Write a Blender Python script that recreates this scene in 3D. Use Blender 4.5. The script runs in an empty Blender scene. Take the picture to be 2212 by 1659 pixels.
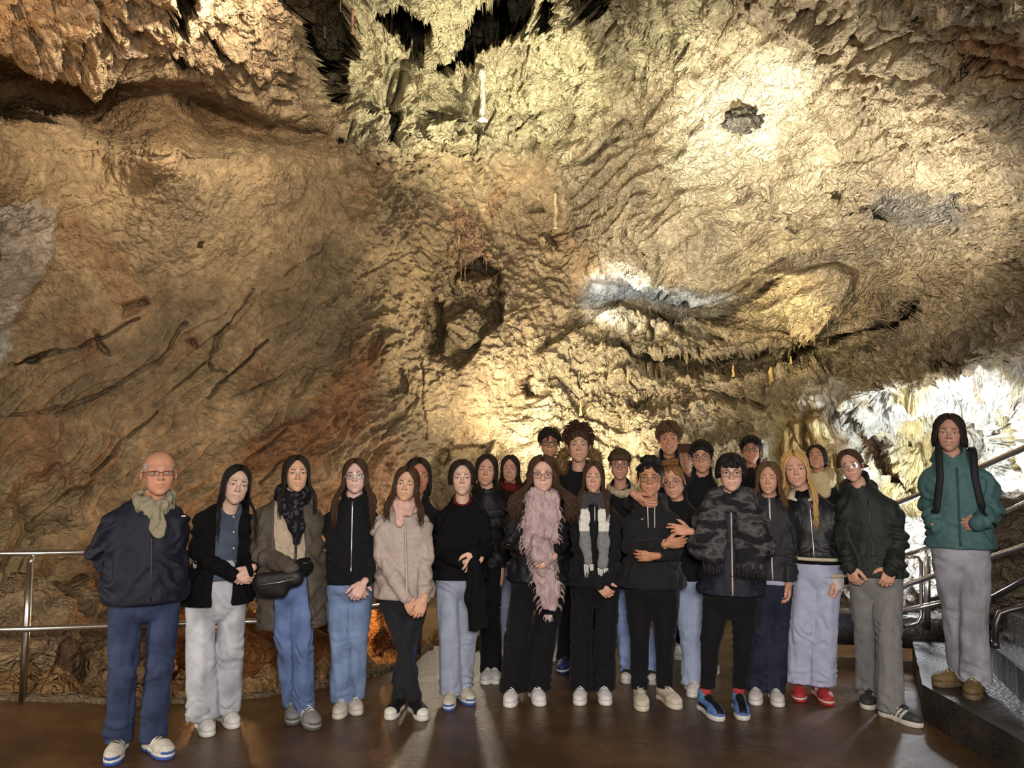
import bpy, math, random
import numpy as np
from mathutils import Vector, Matrix, Euler
random.seed(7)
RNG = np.random.default_rng(11)
scene = bpy.context.scene
col = scene.collection

# ------------------------------------------------------------------ camera
W_PX, H_PX, F_PX = 2212.0, 1659.0, 1600.0
CAM = np.array([0.0, 0.0, 1.68]); PITCH = math.radians(5.4)
_F = np.array([0, math.cos(PITCH), math.sin(PITCH)]); _U = np.array([0, -math.sin(PITCH), math.cos(PITCH)])
_R = np.array([1.0, 0, 0])
def ray(px, py):
    px = np.asarray(px, float); py = np.asarray(py, float)
    a = (px - W_PX / 2) / F_PX; b = -(py - H_PX / 2) / F_PX
    return _F + a[..., None] * _R + b[..., None] * _U
def at(px, py, Y):
    """the point seen at a pixel, Y metres in front of the camera"""
    d = ray(px, py)
    return CAM + d * (np.asarray(Y, float) / d[..., 1])[..., None]
def ground(px, py, z=0.0):
    d = ray(px, py)
    return CAM + d * ((z - CAM[2]) / d[..., 2])[..., None]
def project(p):
    v = np.asarray(p, float) - CAM
    zc = v @ _F
    return W_PX / 2 + F_PX * (v @ _R) / zc, H_PX / 2 - F_PX * (v @ _U) / zc

cam_data = bpy.data.cameras.new('camera'); cam_data.sensor_width = 36.0
cam_data.lens = 36.0 * F_PX / W_PX; cam_data.clip_end = 200
cam = bpy.data.objects.new('camera', cam_data); col.objects.link(cam)
cam.location = CAM; cam.rotation_euler = (math.radians(90) + PITCH, 0, 0)
scene.camera = cam

# ------------------------------------------------------------------ world, lights, exposure
wd = bpy.data.worlds.new('cave_dark'); scene.world = wd; wd.use_nodes = True
wd.node_tree.nodes['Background'].inputs[0].default_value = (0.55, 0.42, 0.30, 1)
wd.node_tree.nodes['Background'].inputs[1].default_value = 0.085
vs = scene.view_settings
vs.view_transform = 'Standard'; vs.look = 'None'; vs.gamma = 1.0; vs.use_curve_mapping = False
vs.exposure = 0.1
scene.cycles.max_bounces = 3; scene.cycles.diffuse_bounces = 1; scene.cycles.glossy_bounces = 2; scene.cycles.adaptive_threshold = 0.04
scene.cycles.transparent_max_bounces = 6; scene.cycles.caustics_reflective = False; scene.cycles.caustics_refractive = False

def lamp(name, kind, loc, target, power, color, size=0.2, spot=60, blend=0.6):
    ld = bpy.data.lights.new(name, kind); ld.energy = power; ld.color = color
    if kind == 'AREA':
        ld.shape = 'RECTANGLE'; ld.size = size if np.isscalar(size) else size[0]
        ld.size_y = size if np.isscalar(size) else size[1]
    else:
        ld.shadow_soft_size = size
    if kind == 'SPOT':
        ld.spot_size = math.radians(spot); ld.spot_blend = blend
    o = bpy.data.objects.new(name, ld); col.objects.link(o); o.location = Vector([float(v) for v in loc])
    if target is not None:
        d = Vector([float(v) for v in target]) - o.location
        o.rotation_euler = d.to_track_quat('-Z', 'Y').to_euler()
    return o
WARM = (1.0, 0.80, 0.52); YEL = (1.0, 0.91, 0.74); NEU = (1.0, 0.93, 0.82); COOL = (0.86, 0.92, 1.0); ORA = (1.0, 0.52, 0.20)
# fill lights added above and behind the viewpoint to brighten group and walls
lamp('hall_fill', 'AREA', (-1.6, -1.2, 3.4), (-1.2, 6, 1.6), 65, (1.0, 0.88, 0.72), (2.2, 1.2))
lamp('front_light', 'AREA', (0.15, -0.4, 2.15), (0.2, 5, 1.0), 175, (1.0, 0.93, 0.86), (0.9, 0.6))
lamp('hall_fill_low', 'AREA', (2.6, -0.6, 2.6), (1.4, 5, 1.0), 60, (1.0, 0.93, 0.88), (1.0, 0.8))
# spot trained on the vault, upper right
lamp('vault_spot', 'SPOT', at(1400, 560, 6.4), at(1600, 255, 8.0), 1000, (1.0, 0.92, 0.72), 0.10, 70, 1.0)
lamp('vault_fill', 'SPOT', at(1800, 640, 5.9), at(1800, 330, 7.0), 380, (1.0, 0.90, 0.76), 0.15, 150, 1.0)
# white lamp in the niche of the right wall
lamp('niche_lamp', 'SPOT', at(2120, 1060, 6.3), at(1960, 930, 8.2), 300, COOL, 0.12, 150, 0.8)
lamp('niche_lamp_back', 'POINT', at(2190, 1040, 6.0), None, 12, COOL, 0.10)
lamp('stair_lamp', 'POINT', at(1985, 1160, 6.35), None, 80, COOL, 0.10)
# lamp behind the ledge
lamp('ledge_lamp', 'SPOT', at(1300, 655, 10.9), at(1420, 615, 12.3), 90, COOL, 0.08, 130, 0.7)
# lamps that graze the back wall
lamp('back_wall_lamp', 'SPOT', at(1200, 990, 8.2), at(1290, 800, 11), 640, YEL, 0.10, 110, 1.0)
lamp('ledge_spot', 'SPOT', at(1600, 760, 8.0), at(1740, 630, 9.2), 180, (1.0, 0.86, 0.56), 0.08, 80, 1.0)
# upper chamber
lamp('chamber_lamp', 'SPOT', at(1180, 420, 8.2), at(1020, 130, 9.8), 850, (1.0, 0.93, 0.70), 0.10, 100, 1.0)
lamp('slab_lamp', 'SPOT', at(640, -40, 5.6), at(380, 110, 6.8), 460, (1.0, 0.84, 0.64), 0.1, 120, 1.0)
lamp('upper_orange', 'SPOT', at(-60, 330, 4.4), at(80, 20, 5.4), 90, (1.0, 0.62, 0.34), 0.1, 110, 1.0)
# crease of the left wall
lamp('crease_lamp', 'SPOT', at(1100, 960, 7.6), at(1090, 640, 10.2), 520, (1.0, 0.87, 0.62), 0.12, 105, 1.0)
lamp('low_gap_lamp', 'POINT', at(1000, 1070, 8.2), None, 45, YEL, 0.1)
# below the railing
lamp('pit_lamp', 'POINT', at(500, 1335, 6.55), None, 50, ORA, 0.08)
lamp('pit_lamp_far', 'POINT', at(770, 1320, 7.3), None, 20, ORA, 0.08)
lamp('path_lamp', 'SPOT', at(985, 1160, 8.2), at(975, 1370, 8.0), 26, (1.0, 0.95, 0.84), 0.08, 70, 0.8)
lamp('left_wash', 'SPOT', (-4.2, 3.0, 1.2), at(120, 1470, 5.2), 150, (1.0, 0.88, 0.72), 0.15, 110, 0.8)

# ------------------------------------------------------------------ noise
_perm = np.random.default_rng(3).permutation(256).astype(np.int32); _perm = np.concatenate([_perm, _perm, _perm])
_g3 = np.random.default_rng(5).normal(size=(256, 3)).astype(np.float32); _g3 /= np.linalg.norm(_g3, axis=1)[:, None]
def perlin(P):
    P = np.asarray(P, np.float32); i = np.floor(P).astype(np.int32); f = P - i; i &= 255
    u = f * f * f * (f * (f * 6 - 15) + 10)
    out = 0
    for dx in (0, 1):
        hx = _perm[i[..., 0] + dx]; wx = u[..., 0] if dx else 1 - u[..., 0]
        for dy in (0, 1):
            hy = _perm[hx + i[..., 1] + dy]; wy = wx * (u[..., 1] if dy else 1 - u[..., 1])
            for dz in (0, 1):
                h = _perm[hy + i[..., 2] + dz] & 255; g = _g3[h]
                w = wy * (u[..., 2] if dz else 1 - u[..., 2])
                out = out + w * (g[..., 0] * (f[..., 0] - dx) + g[..., 1] * (f[..., 1] - dy) + g[..., 2] * (f[..., 2] - dz))
    return out * 1.5
def fbm(P, oct=4, lac=2.03, gain=0.5):
    a, s = 1.0, 0.0; P = np.asarray(P, np.float32)
    for k in range(oct):
        s = s + a * perlin(P + 17.3 * k); P = P * lac; a *= gain
    return s
def ridged(P, oct=4, lac=2.1, gain=0.5):
    a, s, w = 1.0, 0.0, 1.0; P = np.asarray(P, np.float32)
    for k in range(oct):
        n = 1 - np.abs(perlin(P + 9.1 * k)) * 1.6; n = np.clip(n, -1, 1); n = n * np.abs(n)
        s = s + a * n * w; w = np.clip(n * 1.4, 0, 1); P = P * lac; a *= gain
    return s
def smooth(x, a, b):
    t = np.clip((x - a) / (b - a), 0, 1); return t * t * (3 - 2 * t)

# ------------------------------------------------------------------ meshes
def mesh_from(name, V, quads=None, tris=None, smooth_shade=True, colors=None):
    me = bpy.data.meshes.new(name); V = np.asarray(V, np.float32)
    me.vertices.add(len(V)); me.vertices.foreach_set('co', V.ravel())
    parts = []; starts = []; n = 0
    for arr, k in ((quads, 4), (tris, 3)):
        if arr is not None and len(arr):
            arr = np.asarray(arr, np.int32); parts.append(arr.ravel())
            starts.append(n + k * np.arange(len(arr), dtype=np.int32)); n += arr.size
    if n:
        me.loops.add(n); me.loops.foreach_set('vertex_index', np.concatenate(parts))
        st = np.concatenate(starts); me.polygons.add(len(st)); me.polygons.foreach_set('loop_start', st)
    me.update(calc_edges=True); me.validate()
    if smooth_shade: me.polygons.foreach_set('use_smooth', np.ones(len(me.polygons), bool))
    if colors is not None:
        a = me.color_attributes.new('Col', 'FLOAT_COLOR', 'POINT')
        c = np.ones((len(V), 4), np.float32); c[:, :3] = colors; a.data.foreach_set('color', c.ravel())
    return me
def link(name, me, mat=None, parent=None, loc=None, rot=None):
    o = bpy.data.objects.new(name, me); col.objects.link(o)
    if mat is not None and me is not None and len(me.materials) == 0: me.materials.append(mat)
    if parent is not None: o.parent = parent
    if loc is not None: o.location = [float(v) for v in loc]
    if rot is not None: o.rotation_euler = rot
    return o
def tag(o, label=None, cat=None, group=None, kind=None):
    if label: o['label'] = label
    if cat: o['category'] = cat
    if group: o['group'] = group
    if kind: o['kind'] = kind
    return o
def empty(name, loc=(0, 0, 0), rz=0.0):
    o = bpy.data.objects.new(name, None); col.objects.link(o); o.empty_display_size = 0.1
    o.location = [float(v) for v in loc]; o.rotation_euler = (0, 0, rz); return o
class MB:
    """collects pieces of one mesh"""
    def __init__(s): s.V = []; s.Q = []; s.T = []; s.C = []; s.n = 0
    def add(s, V, Q=None, T=None, color=None):
        V = np.asarray(V, np.float32).reshape(-1, 3)
        if Q is not None and len(Q): s.Q.append(np.asarray(Q, np.int32) + s.n)
        if T is not None and len(T): s.T.append(np.asarray(T, np.int32) + s.n)
        if color is not None:
            c = np.asarray(color, np.float32); s.C.append(np.broadcast_to(c, (len(V), 3)))
        s.V.append(V); s.n += len(V); return s
    def tube(s, pts, rad, n=6, flat=1.0, up=None, cap=True, color=None, closed=False):
        pts = np.asarray(pts, float); m = len(pts); rad = np.broadcast_to(np.asarray(rad, float), (m,))
        tan = (np.roll(pts, -1, 0) - np.roll(pts, 1, 0)) if closed else np.gradient(pts, axis=0)
        tan /= np.linalg.norm(tan, axis=1)[:, None] + 1e-9
        ref = np.array(up if up is not None else (0.0, 0.0, 1.0)) if up is not None or abs(tan[0][2]) < 0.9 else np.array([0.0, 1.0, 0.0])
        V = []; prev = None
        for i in range(m):
            a = ref if (prev is None or up is not None) else prev
            sd = np.cross(tan[i], a); L = np.linalg.norm(sd)
            sd = sd / L if L > 1e-6 else np.cross(tan[i], [1.0, 0, 0]); nn = np.cross(sd, tan[i]); prev = nn
            th = np.arange(n) * 2 * math.pi / n
            V.append(pts[i] + rad[i] * (np.cos(th)[:, None] * sd + flat * np.sin(th)[:, None] * nn))
        V = np.concatenate(V); Q = []
        for i in range(m if closed else m - 1):
            i2 = (i + 1) % m
            for k in range(n):
                k2 = (k + 1) % n; Q.append((i * n + k, i * n + k2, i2 * n + k2, i2 * n + k))
        T = []
        if cap and not closed:
            c0 = len(V); V = np.vstack([V, pts[0], pts[-1]])
            for k in range(n):
                k2 = (k + 1) % n; T.append((c0, k2, k)); T.append((c0 + 1, (m - 1) * n + k, (m - 1) * n + k2))
        return s.add(V, Q, T, color)
    def box(s, lo, hi, color=None, M=None):
        x0, y0, z0 = lo; x1, y1, z1 = hi
        V = np.array([(x, y, z) for z in (z0, z1) for y in (y0, y1) for x in (x0, x1)], float)
        if M is not None: V = V @ np.array(M)[:3, :3].T + np.array(M)[:3, 3]
        return s.add(V, [(0, 2, 3, 1), (4, 5, 7, 6), (0, 1, 5, 4), (2, 6, 7, 3), (0, 4, 6, 2), (1, 3, 7, 5)], None, color)
    def build(s, name, mat, parent=None, smooth_shade=True, loc=None):
        me = s.mesh(name, smooth_shade); return link(name, me, mat, parent, loc)
    def mesh(s, name, smooth_shade=True):
        return mesh_from(name, np.concatenate(s.V), np.concatenate(s.Q) if s.Q else None, np.concatenate(s.T) if s.T else None,
                         smooth_shade, np.concatenate(s.C) if s.C else None)

# ------------------------------------------------------------------ distance fields -> smooth surfaces
def surface_nets(F, lo, h):
    nx, ny, nz = F.shape; S = F < 0
    cnt = np.zeros((nx - 1, ny - 1, nz - 1), np.int8)
    cs = [(a, b, c) for a in (0, 1) for b in (0, 1) for c in (0, 1)]
    for a, b, c in cs: cnt += S[a:nx - 1 + a, b:ny - 1 + b, c:nz - 1 + c]
    act = (cnt > 0) & (cnt < 8); idx = np.argwhere(act)
    if not len(idx): return np.zeros((0, 3)), np.zeros((0, 4), int)
    vals = {c: F[idx[:, 0] + c[0], idx[:, 1] + c[1], idx[:, 2] + c[2]] for c in cs}
    acc = np.zeros((len(idx), 3)); w = np.zeros(len(idx))
    for c in cs:
        for ax in range(3):
            if c[ax] == 0:
                d = list(c); d[ax] = 1; v0, v1 = vals[c], vals[tuple(d)]
                m = (v0 < 0) != (v1 < 0); t = np.where(m, v0 / np.where(m, v0 - v1, 1), 0)
                p = np.tile(np.array(c, float), (len(idx), 1)); p[:, ax] = t
                acc += np.where(m[:, None], p, 0); w += m
    V = (idx + acc / w[:, None]) * h + lo
    ids = np.full(act.shape, -1, np.int32); ids[tuple(idx.T)] = np.arange(len(idx))
    Q = []
    for ax in range(3):
        sl0 = [slice(1, -1)] * 3; sl1 = [slice(1, -1)] * 3
        sl0[ax] = slice(0, F.shape[ax] - 1); sl1[ax] = slice(1, F.shape[ax])
        a = S[tuple(sl0)]; b = S[tuple(sl1)]; e = np.argwhere(a != b); 
        if not len(e): continue
        flip = a[tuple(e.T)]
        off = np.ones(3, int); off[ax] = 0; e = e + off
        u, v = (ax + 1) % 3, (ax + 2) % 3
        def cell(du, dv):
            q = e.copy(); q[:, u] -= du; q[:, v] -= dv; return ids[tuple(q.T)]
        q = np.stack([cell(1, 1), cell(0, 1), cell(0, 0), cell(1, 0)], 1)
        q = np.where(flip[:, None], q, q[:, ::-1]); Q.append(q)
    Q = np.concatenate(Q); Q = Q[(Q >= 0).all(1)]
    return V, Q

class Field:
    def __init__(s, lo, hi, h):
        s.lo = np.asarray(lo, float); s.h = h; n = np.ceil((np.asarray(hi) - s.lo) / h).astype(int) + 1
        s.ax = [(s.lo[i] + h * np.arange(n[i])).astype(np.float32) for i in range(3)]
        s.F = np.full(tuple(n), 0.5, np.float32)
    def _sub(s, lo, hi):
        sl = []
        for i in range(3):
            a = int(max(0, math.floor((lo[i] - s.lo[i]) / s.h))); b = int(min(len(s.ax[i]), math.ceil((hi[i] - s.lo[i]) / s.h) + 1))
            if b <= a: return None
            sl.append(slice(a, b))
        X = s.ax[0][sl[0]][:, None, None]; Y = s.ax[1][sl[1]][None, :, None]; Z = s.ax[2][sl[2]][None, None, :]
        return tuple(sl), X, Y, Z
    def _mix(s, sl, d, k, op):
        f = s.F[sl]
        if op == 'sub':
            d = -d
            if k > 0: hh = np.maximum(k - np.abs(f - d), 0) / k; s.F[sl] = np.maximum(f, d) + hh * hh * k * .25
            else: s.F[sl] = np.maximum(f, d)
        else:
            if k > 0: hh = np.maximum(k - np.abs(f - d), 0) / k; s.F[sl] = np.minimum(f, d) - hh * hh * k * .25
            else: s.F[sl] = np.minimum(f, d)
    def cone(s, a, b, ra, rb, k=.03, op='add', sy=1.0, sx=1.0):
        a = np.asarray(a, float); b = np.asarray(b, float); m = max(ra, rb) * max(sy, sx, 1) + k + 3 * s.h
        r = s._sub(np.minimum(a, b) - m, np.maximum(a, b) + m)
        if r is None: return s
        sl, X, Y, Z = r; X = (X - a[0]) / sx; Y = (Y - a[1]) / sy; Z = Z - a[2]
        d = np.array([(b[0] - a[0]) / sx, (b[1] - a[1]) / sy, b[2] - a[2]]); L = float(d @ d) + 1e-12
        t = np.clip((X * d[0] + Y * d[1] + Z * d[2]) / L, 0, 1)
        dist = np.sqrt((X - t * d[0]) ** 2 + (Y - t * d[1]) ** 2 + (Z - t * d[2]) ** 2) - (ra + (rb - ra) * t)
        s._mix(sl, dist * min(sx, sy, 1.0), k, op); return s
    def chain(s, pts, rad, k=.03, op='add', sy=1.0, sx=1.0):
        for i in range(len(pts) - 1): s.cone(pts[i], pts[i + 1], rad[i], rad[i + 1], k, op, sy, sx)
        return s
    def ell(s, c, r, k=.03, op='add', R=None):
        c = np.asarray(c, float); rr = np.asarray(r, float); m = (max(rr) if R is not None else rr) + k + 3 * s.h
        q = s._sub(c - m, c + m)
        if q is None: return s
        sl, X, Y, Z = q; X, Y, Z = X - c[0], Y - c[1], Z - c[2]
        if R is not None:
            R = np.asarray(R)
            X, Y, Z = (R[0, 0] * X + R[1, 0] * Y + R[2, 0] * Z, R[0, 1] * X + R[1, 1] * Y + R[2, 1] * Z, R[0, 2] * X + R[1, 2] * Y + R[2, 2] * Z)
        k0 = np.sqrt((X / rr[0]) ** 2 + (Y / rr[1]) ** 2 + (Z / rr[2]) ** 2)
        k1 = np.sqrt((X / rr[0] ** 2) ** 2 + (Y / rr[1] ** 2) ** 2 + (Z / rr[2] ** 2) ** 2) + 1e-6
        s._mix(sl, k0 * (k0 - 1) / k1, k, op); return s
    def box(s, c, r, rnd=.01, k=.02, op='add'):
        c = np.asarray(c, float); rr = np.asarray(r, float); q = s._sub(c - rr - rnd - k - 3 * s.h, c + rr + rnd + k + 3 * s.h)
        if q is None: return s
        sl, X, Y, Z = q
        a, b, e = np.abs(X - c[0]) - rr[0] + rnd, np.abs(Y - c[1]) - rr[1] + rnd, np.abs(Z - c[2]) - rr[2] + rnd
        d = np.sqrt(np.maximum(a, 0) ** 2 + np.maximum(b, 0) ** 2 + np.maximum(e, 0) ** 2) + np.minimum(np.maximum(np.maximum(a, b), e), 0) - rnd
        s._mix(sl, d, k, op); return s
    def plane(s, p, n):
        n = np.asarray(n, float); n = n / np.linalg.norm(n); p = np.asarray(p, float)
        X = s.ax[0][:, None, None]; Y = s.ax[1][None, :, None]; Z = s.ax[2][None, None, :]
        s.F = np.maximum(s.F, ((X - p[0]) * n[0] + (Y - p[1]) * n[1] + (Z - p[2]) * n[2]).astype(np.float32)); return s
    def nets(s):
        F = s.F.copy()
        F[0] = F[-1] = 1; F[:, 0] = F[:, -1] = 1; F[:, :, 0] = F[:, :, -1] = 1
        return surface_nets(F, s.lo, s.h)
def vnormals(V, Q):
    a = V[Q[:, 2]] - V[Q[:, 0]]; b = V[Q[:, 3]] - V[Q[:, 1]]; n = np.cross(a, b); N = np.zeros_like(V, dtype=float)
    for i in range(4): np.add.at(N, Q[:, i], n)
    return N / (np.linalg.norm(N, axis=1)[:, None] + 1e-12)

# ------------------------------------------------------------------ materials
def nt_new(name):
    m = bpy.data.materials.new(name); m.use_nodes = True; nt = m.node_tree
    b = nt.nodes['Principled BSDF']; return m, nt, b
def srgb(r, g, b):
    f = lambda c: (c / 255 / 12.92) if c / 255 <= .04045 else ((c / 255 + .055) / 1.055) ** 2.4
    return (f(r), f(g), f(b))
def N(nt, t, **kw):
    n = nt.nodes.new(t)
    for k, v in kw.items():
        if isinstance(k, str) and hasattr(n, k): setattr(n, k, v)
    return n
_mats = {}
def plain(name, rgb, rough=.6, metal=0.0, spec=.5, bump=0.0, bscale=200, var=0.0, vscale=30, sheen=0.0, coat=0.0, emit=0.0):
    if name in _mats: return _mats[name]
    m, nt, b = nt_new(name); b.inputs['Roughness'].default_value = rough; b.inputs['Metallic'].default_value = metal
    b.inputs['Specular IOR Level'].default_value = spec; b.inputs['Base Color'].default_value = (*rgb, 1)
    if sheen: b.inputs['Sheen Weight'].default_value = sheen
    if coat: b.inputs['Coat Weight'].default_value = coat
    tc = N(nt, 'ShaderNodeTexCoord')
    if var:
        n = N(nt, 'ShaderNodeTexNoise'); n.inputs['Scale'].default_value = vscale; n.inputs['Detail'].default_value = 5
        nt.links.new(tc.outputs['Object'], n.inputs['Vector'])
        r = N(nt, 'ShaderNodeValToRGB'); r.color_ramp.elements[0].position = .3; r.color_ramp.elements[1].position = .7
        r.color_ramp.elements[0].color = (*[c * (1 - var) for c in rgb], 1); r.color_ramp.elements[1].color = (*[min(1, c * (1 + var)) for c in rgb], 1)
        nt.links.new(n.outputs['Fac'], r.inputs['Fac']); nt.links.new(r.outputs['Color'], b.inputs['Base Color'])
    if bump:
        n2 = N(nt, 'ShaderNodeTexNoise'); n2.inputs['Scale'].default_value = bscale; n2.inputs['Detail'].default_value = 4
        nt.links.new(tc.outputs['Object'], n2.inputs['Vector'])
        bp = N(nt, 'ShaderNodeBump'); bp.inputs['Strength'].default_value = bump; bp.inputs['Distance'].default_value = .01
        nt.links.new(n2.outputs['Fac'], bp.inputs['Height']); nt.links.new(bp.outputs['Normal'], b.inputs['Normal'])
    _mats[name] = m; return m

# ================================================================== the cave
def rock_material(name, rough=.9, fine=1.0, zs=1.0):
    m, nt, b = nt_new(name)
    vc = N(nt, 'ShaderNodeVertexColor'); vc.layer_name = 'Col'
    geo = N(nt, 'ShaderNodeNewGeometry')
    n1 = N(nt, 'ShaderNodeTexNoise'); n1.inputs['Scale'].default_value = 2.2; n1.inputs['Detail'].default_value = 4; n1.inputs['Roughness'].default_value = .68; n1.inputs['Distortion'].default_value = .8
    n2 = N(nt, 'ShaderNodeTexNoise'); n2.inputs['Scale'].default_value = 11; n2.inputs['Detail'].default_value = 2; n2.inputs['Roughness'].default_value = .7
    for n in (n1, n2): nt.links.new(geo.outputs['Position'], n.inputs['Vector'])
    r1 = N(nt, 'ShaderNodeMapRange'); r1.inputs['From Min'].default_value = .32; r1.inputs['From Max'].default_value = .68; r1.inputs['To Min'].default_value = .58; r1.inputs['To Max'].default_value = 1.25
    nt.links.new(n1.outputs['Fac'], r1.inputs['Value'])
    r2 = N(nt, 'ShaderNodeMapRange'); r2.inputs['From Min'].default_value = .35; r2.inputs['From Max'].default_value = .65; r2.inputs['To Min'].default_value = .82; r2.inputs['To Max'].default_value = 1.16
    nt.links.new(n2.outputs['Fac'], r2.inputs['Value'])
    mu = N(nt, 'ShaderNodeMath', operation='MULTIPLY'); nt.links.new(r1.outputs[0], mu.inputs[0]); nt.links.new(r2.outputs[0], mu.inputs[1])
    vm = N(nt, 'ShaderNodeVectorMath', operation='SCALE'); nt.links.new(vc.outputs['Color'], vm.inputs[0]); nt.links.new(mu.outputs[0], vm.inputs['Scale'])
    nt.links.new(vm.outputs['Vector'], b.inputs['Base Color'])
    b.inputs['Roughness'].default_value = rough; b.inputs['Specular IOR Level'].default_value = .15
    # fine relief: pits, edges and grain
    n3 = N(nt, 'ShaderNodeTexNoise'); n3.noise_type = 'RIDGED_MULTIFRACTAL'; n3.inputs['Offset'].default_value = .9; n3.inputs['Gain'].default_value = 1.6; n3.inputs['Scale'].default_value = 14; n3.inputs['Detail'].default_value = 4; n3.inputs['Roughness'].default_value = .72; n3.inputs['Distortion'].default_value = .4
    ps = N(nt, 'ShaderNodeVectorMath', operation='MULTIPLY'); ps.inputs[1].default_value = (1, 1, zs); nt.links.new(geo.outputs['Position'], ps.inputs[0]); nt.links.new(ps.outputs[0], n3.inputs['Vector'])
    ad = N(nt, 'ShaderNodeMath', operation='MULTIPLY'); ad.inputs[1].default_value = -1.0; nt.links.new(n3.outputs['Fac'], ad.inputs[0])
    n4 = N(nt, 'ShaderNodeTexNoise'); n4.inputs['Scale'].default_value = 45; n4.inputs['Detail'].default_value = 2; n4.inputs['Roughness'].default_value = .7; nt.links.new(ps.outputs[0], n4.inputs['Vector'])
    a2 = N(nt, 'ShaderNodeMath', operation='MULTIPLY_ADD'); a2.inputs[1].default_value = .45; nt.links.new(n4.outputs['Fac'], a2.inputs[0]); nt.links.new(ad.outputs[0], a2.inputs[2]); ad = a2
    bp = N(nt, 'ShaderNodeBump'); bp.inputs['Strength'].default_value = .85 * fine; bp.inputs['Distance'].default_value = .05
    nt.links.new(ad.outputs[0], bp.inputs['Height']); nt.links.new(bp.outputs['Normal'], b.inputs['Normal'])
    return m
ROCK = rock_material('cave_rock', fine=.85)
ROCK_LEFT = rock_material('left_wall_rock', fine=.60)
ROCK_WET = rock_material('wet_rock', rough=.42, fine=.8)
FLOW = rock_material('flowstone', rough=.95, fine=.6, zs=.25)

gx = np.concatenate([np.linspace(-620, -24, 46), np.arange(-20, 2234, 2.65), np.linspace(2238, 2900, 46)])
gy = np.concatenate([np.linspace(-700, -14, 46), np.arange(-10, 1120, 2.65), np.linspace(1124, 1560, 70)])
PX, PY = np.meshgrid(gx, gy, indexing='ij')

# (column, row, metres ahead): where the rock stands
CTRL = np.array([
 (-600,1500,4.2),(-600,900,4.2),(-600,300,3.6),(-600,-300,2.6),(-300,1300,5.4),(-300,800,5.5),(-300,300,4.7),(-300,-200,3.8),
 (0,1500,6.2),(0,1250,6.5),(0,1000,6.7),(0,700,6.5),(0,450,6.1),(0,300,5.9),(300,1500,7.0),(300,1250,7.2),(300,1000,7.3),(300,700,7.2),(300,400,6.9),(350,320,6.8),
 (600,1500,7.8),(600,1250,8.0),(600,1000,8.2),(600,700,8.3),(600,450,8.1),(600,350,8.0),(900,1300,8.7),(900,1000,9.0),(880,800,9.2),(850,600,9.3),(800,400,9.0),
 (1100,950,9.6),(1060,800,9.7),(1150,700,10.6),(1210,560,11.4),(1100,420,10.9),(1000,500,9.9),(1190,470,11.6),(1000,330,10.6),
 (0,210,6.9),(200,190,7.3),(450,230,8.0),(650,290,8.8),(0,60,5.2),(150,40,5.6),(300,60,6.3),(450,110,7.1),(600,190,8.2),(720,280,9.2),(500,20,6.6),(640,110,7.9),
 (800,250,9.7),(900,200,10.0),(900,20,8.6),(780,120,9.4),(1000,250,10.6),(1100,250,10.6),(1150,60,9.0),(1300,50,8.0),(1300,200,9.2),(1450,60,7.4),(900,-200,7.0),(1300,-200,6.6),(500,-200,5.4),
 (1600,0,6.3),(1600,250,8.0),(1400,280,9.3),(1250,380,10.7),(1900,0,5.0),(1900,200,6.0),(2212,0,3.9),(2212,250,4.9),(2212,420,5.8),(1900,420,7.4),(1600,450,9.0),(1400,430,10.0),
 (1320,540,10.9),(1500,560,10.0),(1650,560,9.4),(1850,550,8.2),(2050,500,7.0),(2500,250,3.8),(2500,-200,2.6),(1900,-300,3.4),(2800,300,3.0),(2800,-300,2.0),(2800,900,4.3),(2800,1400,4.2),
 (1350,620,11.6),(1260,690,11.4),(1500,650,11.2),(1220,780,10.9),(1140,880,10.2),(1320,800,10.9),(1600,710,10.2),(1500,850,10.2),(1700,640,9.3),(1760,660,9.0),(1900,630,8.3),(2060,570,7.2),(2212,520,6.1),
 (1750,770,9.6),(1450,770,10.8),(1400,900,9.9),(1600,880,9.4),(1750,840,8.7),(1900,790,7.6),(2030,720,6.9),(2212,650,5.9),
 (1850,900,8.2),(1950,920,8.1),(2050,900,7.7),(2150,880,7.0),(2212,880,6.6),(1900,1020,8.2),(2000,1060,8.0),(1800,1000,8.4),(1700,1000,8.7),(1500,960,9.2),(1300,1000,9.6),
 (1100,1030,9.7),(1000,1010,9.6),(1300,1250,9.2),(1500,1250,9.0),(1750,1200,8.4),(1950,1200,7.8),(2212,1060,6.5),(2212,1300,6.0),(1100,1400,9.0),(1500,1500,8.8),(1900,1500,7.6),(2300,1500,5.7),
 (1900,845,7.3),(2000,868,7.05),(2080,830,6.6),(2212,790,5.9)], float)
def rbf(ctrl, X, Y, c=70.0):
    s = 1000.0; p = ctrl[:, :2] / s; c = c / s
    K = np.sqrt(((p[:, None] - p[None]) ** 2).sum(-1) + c * c); n = len(p)
    A = np.zeros((n + 3, n + 3)); A[:n, :n] = K + np.eye(n) * 1e-3; A[:n, n] = 1; A[:n, n + 1:] = p; A[n, :n] = 1; A[n + 1:, :n] = p.T
    w = np.linalg.solve(A, np.concatenate([ctrl[:, 2], np.zeros(3)])).astype(np.float32)
    x = (X / s).astype(np.float32); y = (Y / s).astype(np.float32); out = w[n] + w[n + 1] * x + w[n + 2] * y
    for i in range(n): out = out + w[i] * np.sqrt((x - np.float32(p[i, 0])) ** 2 + (y - np.float32(p[i, 1])) ** 2 + np.float32(c * c))
    return out
DY = rbf(CTRL, PX, PY)
DY = np.maximum(DY, 1.8)
DY_BASE = DY.copy()

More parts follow.
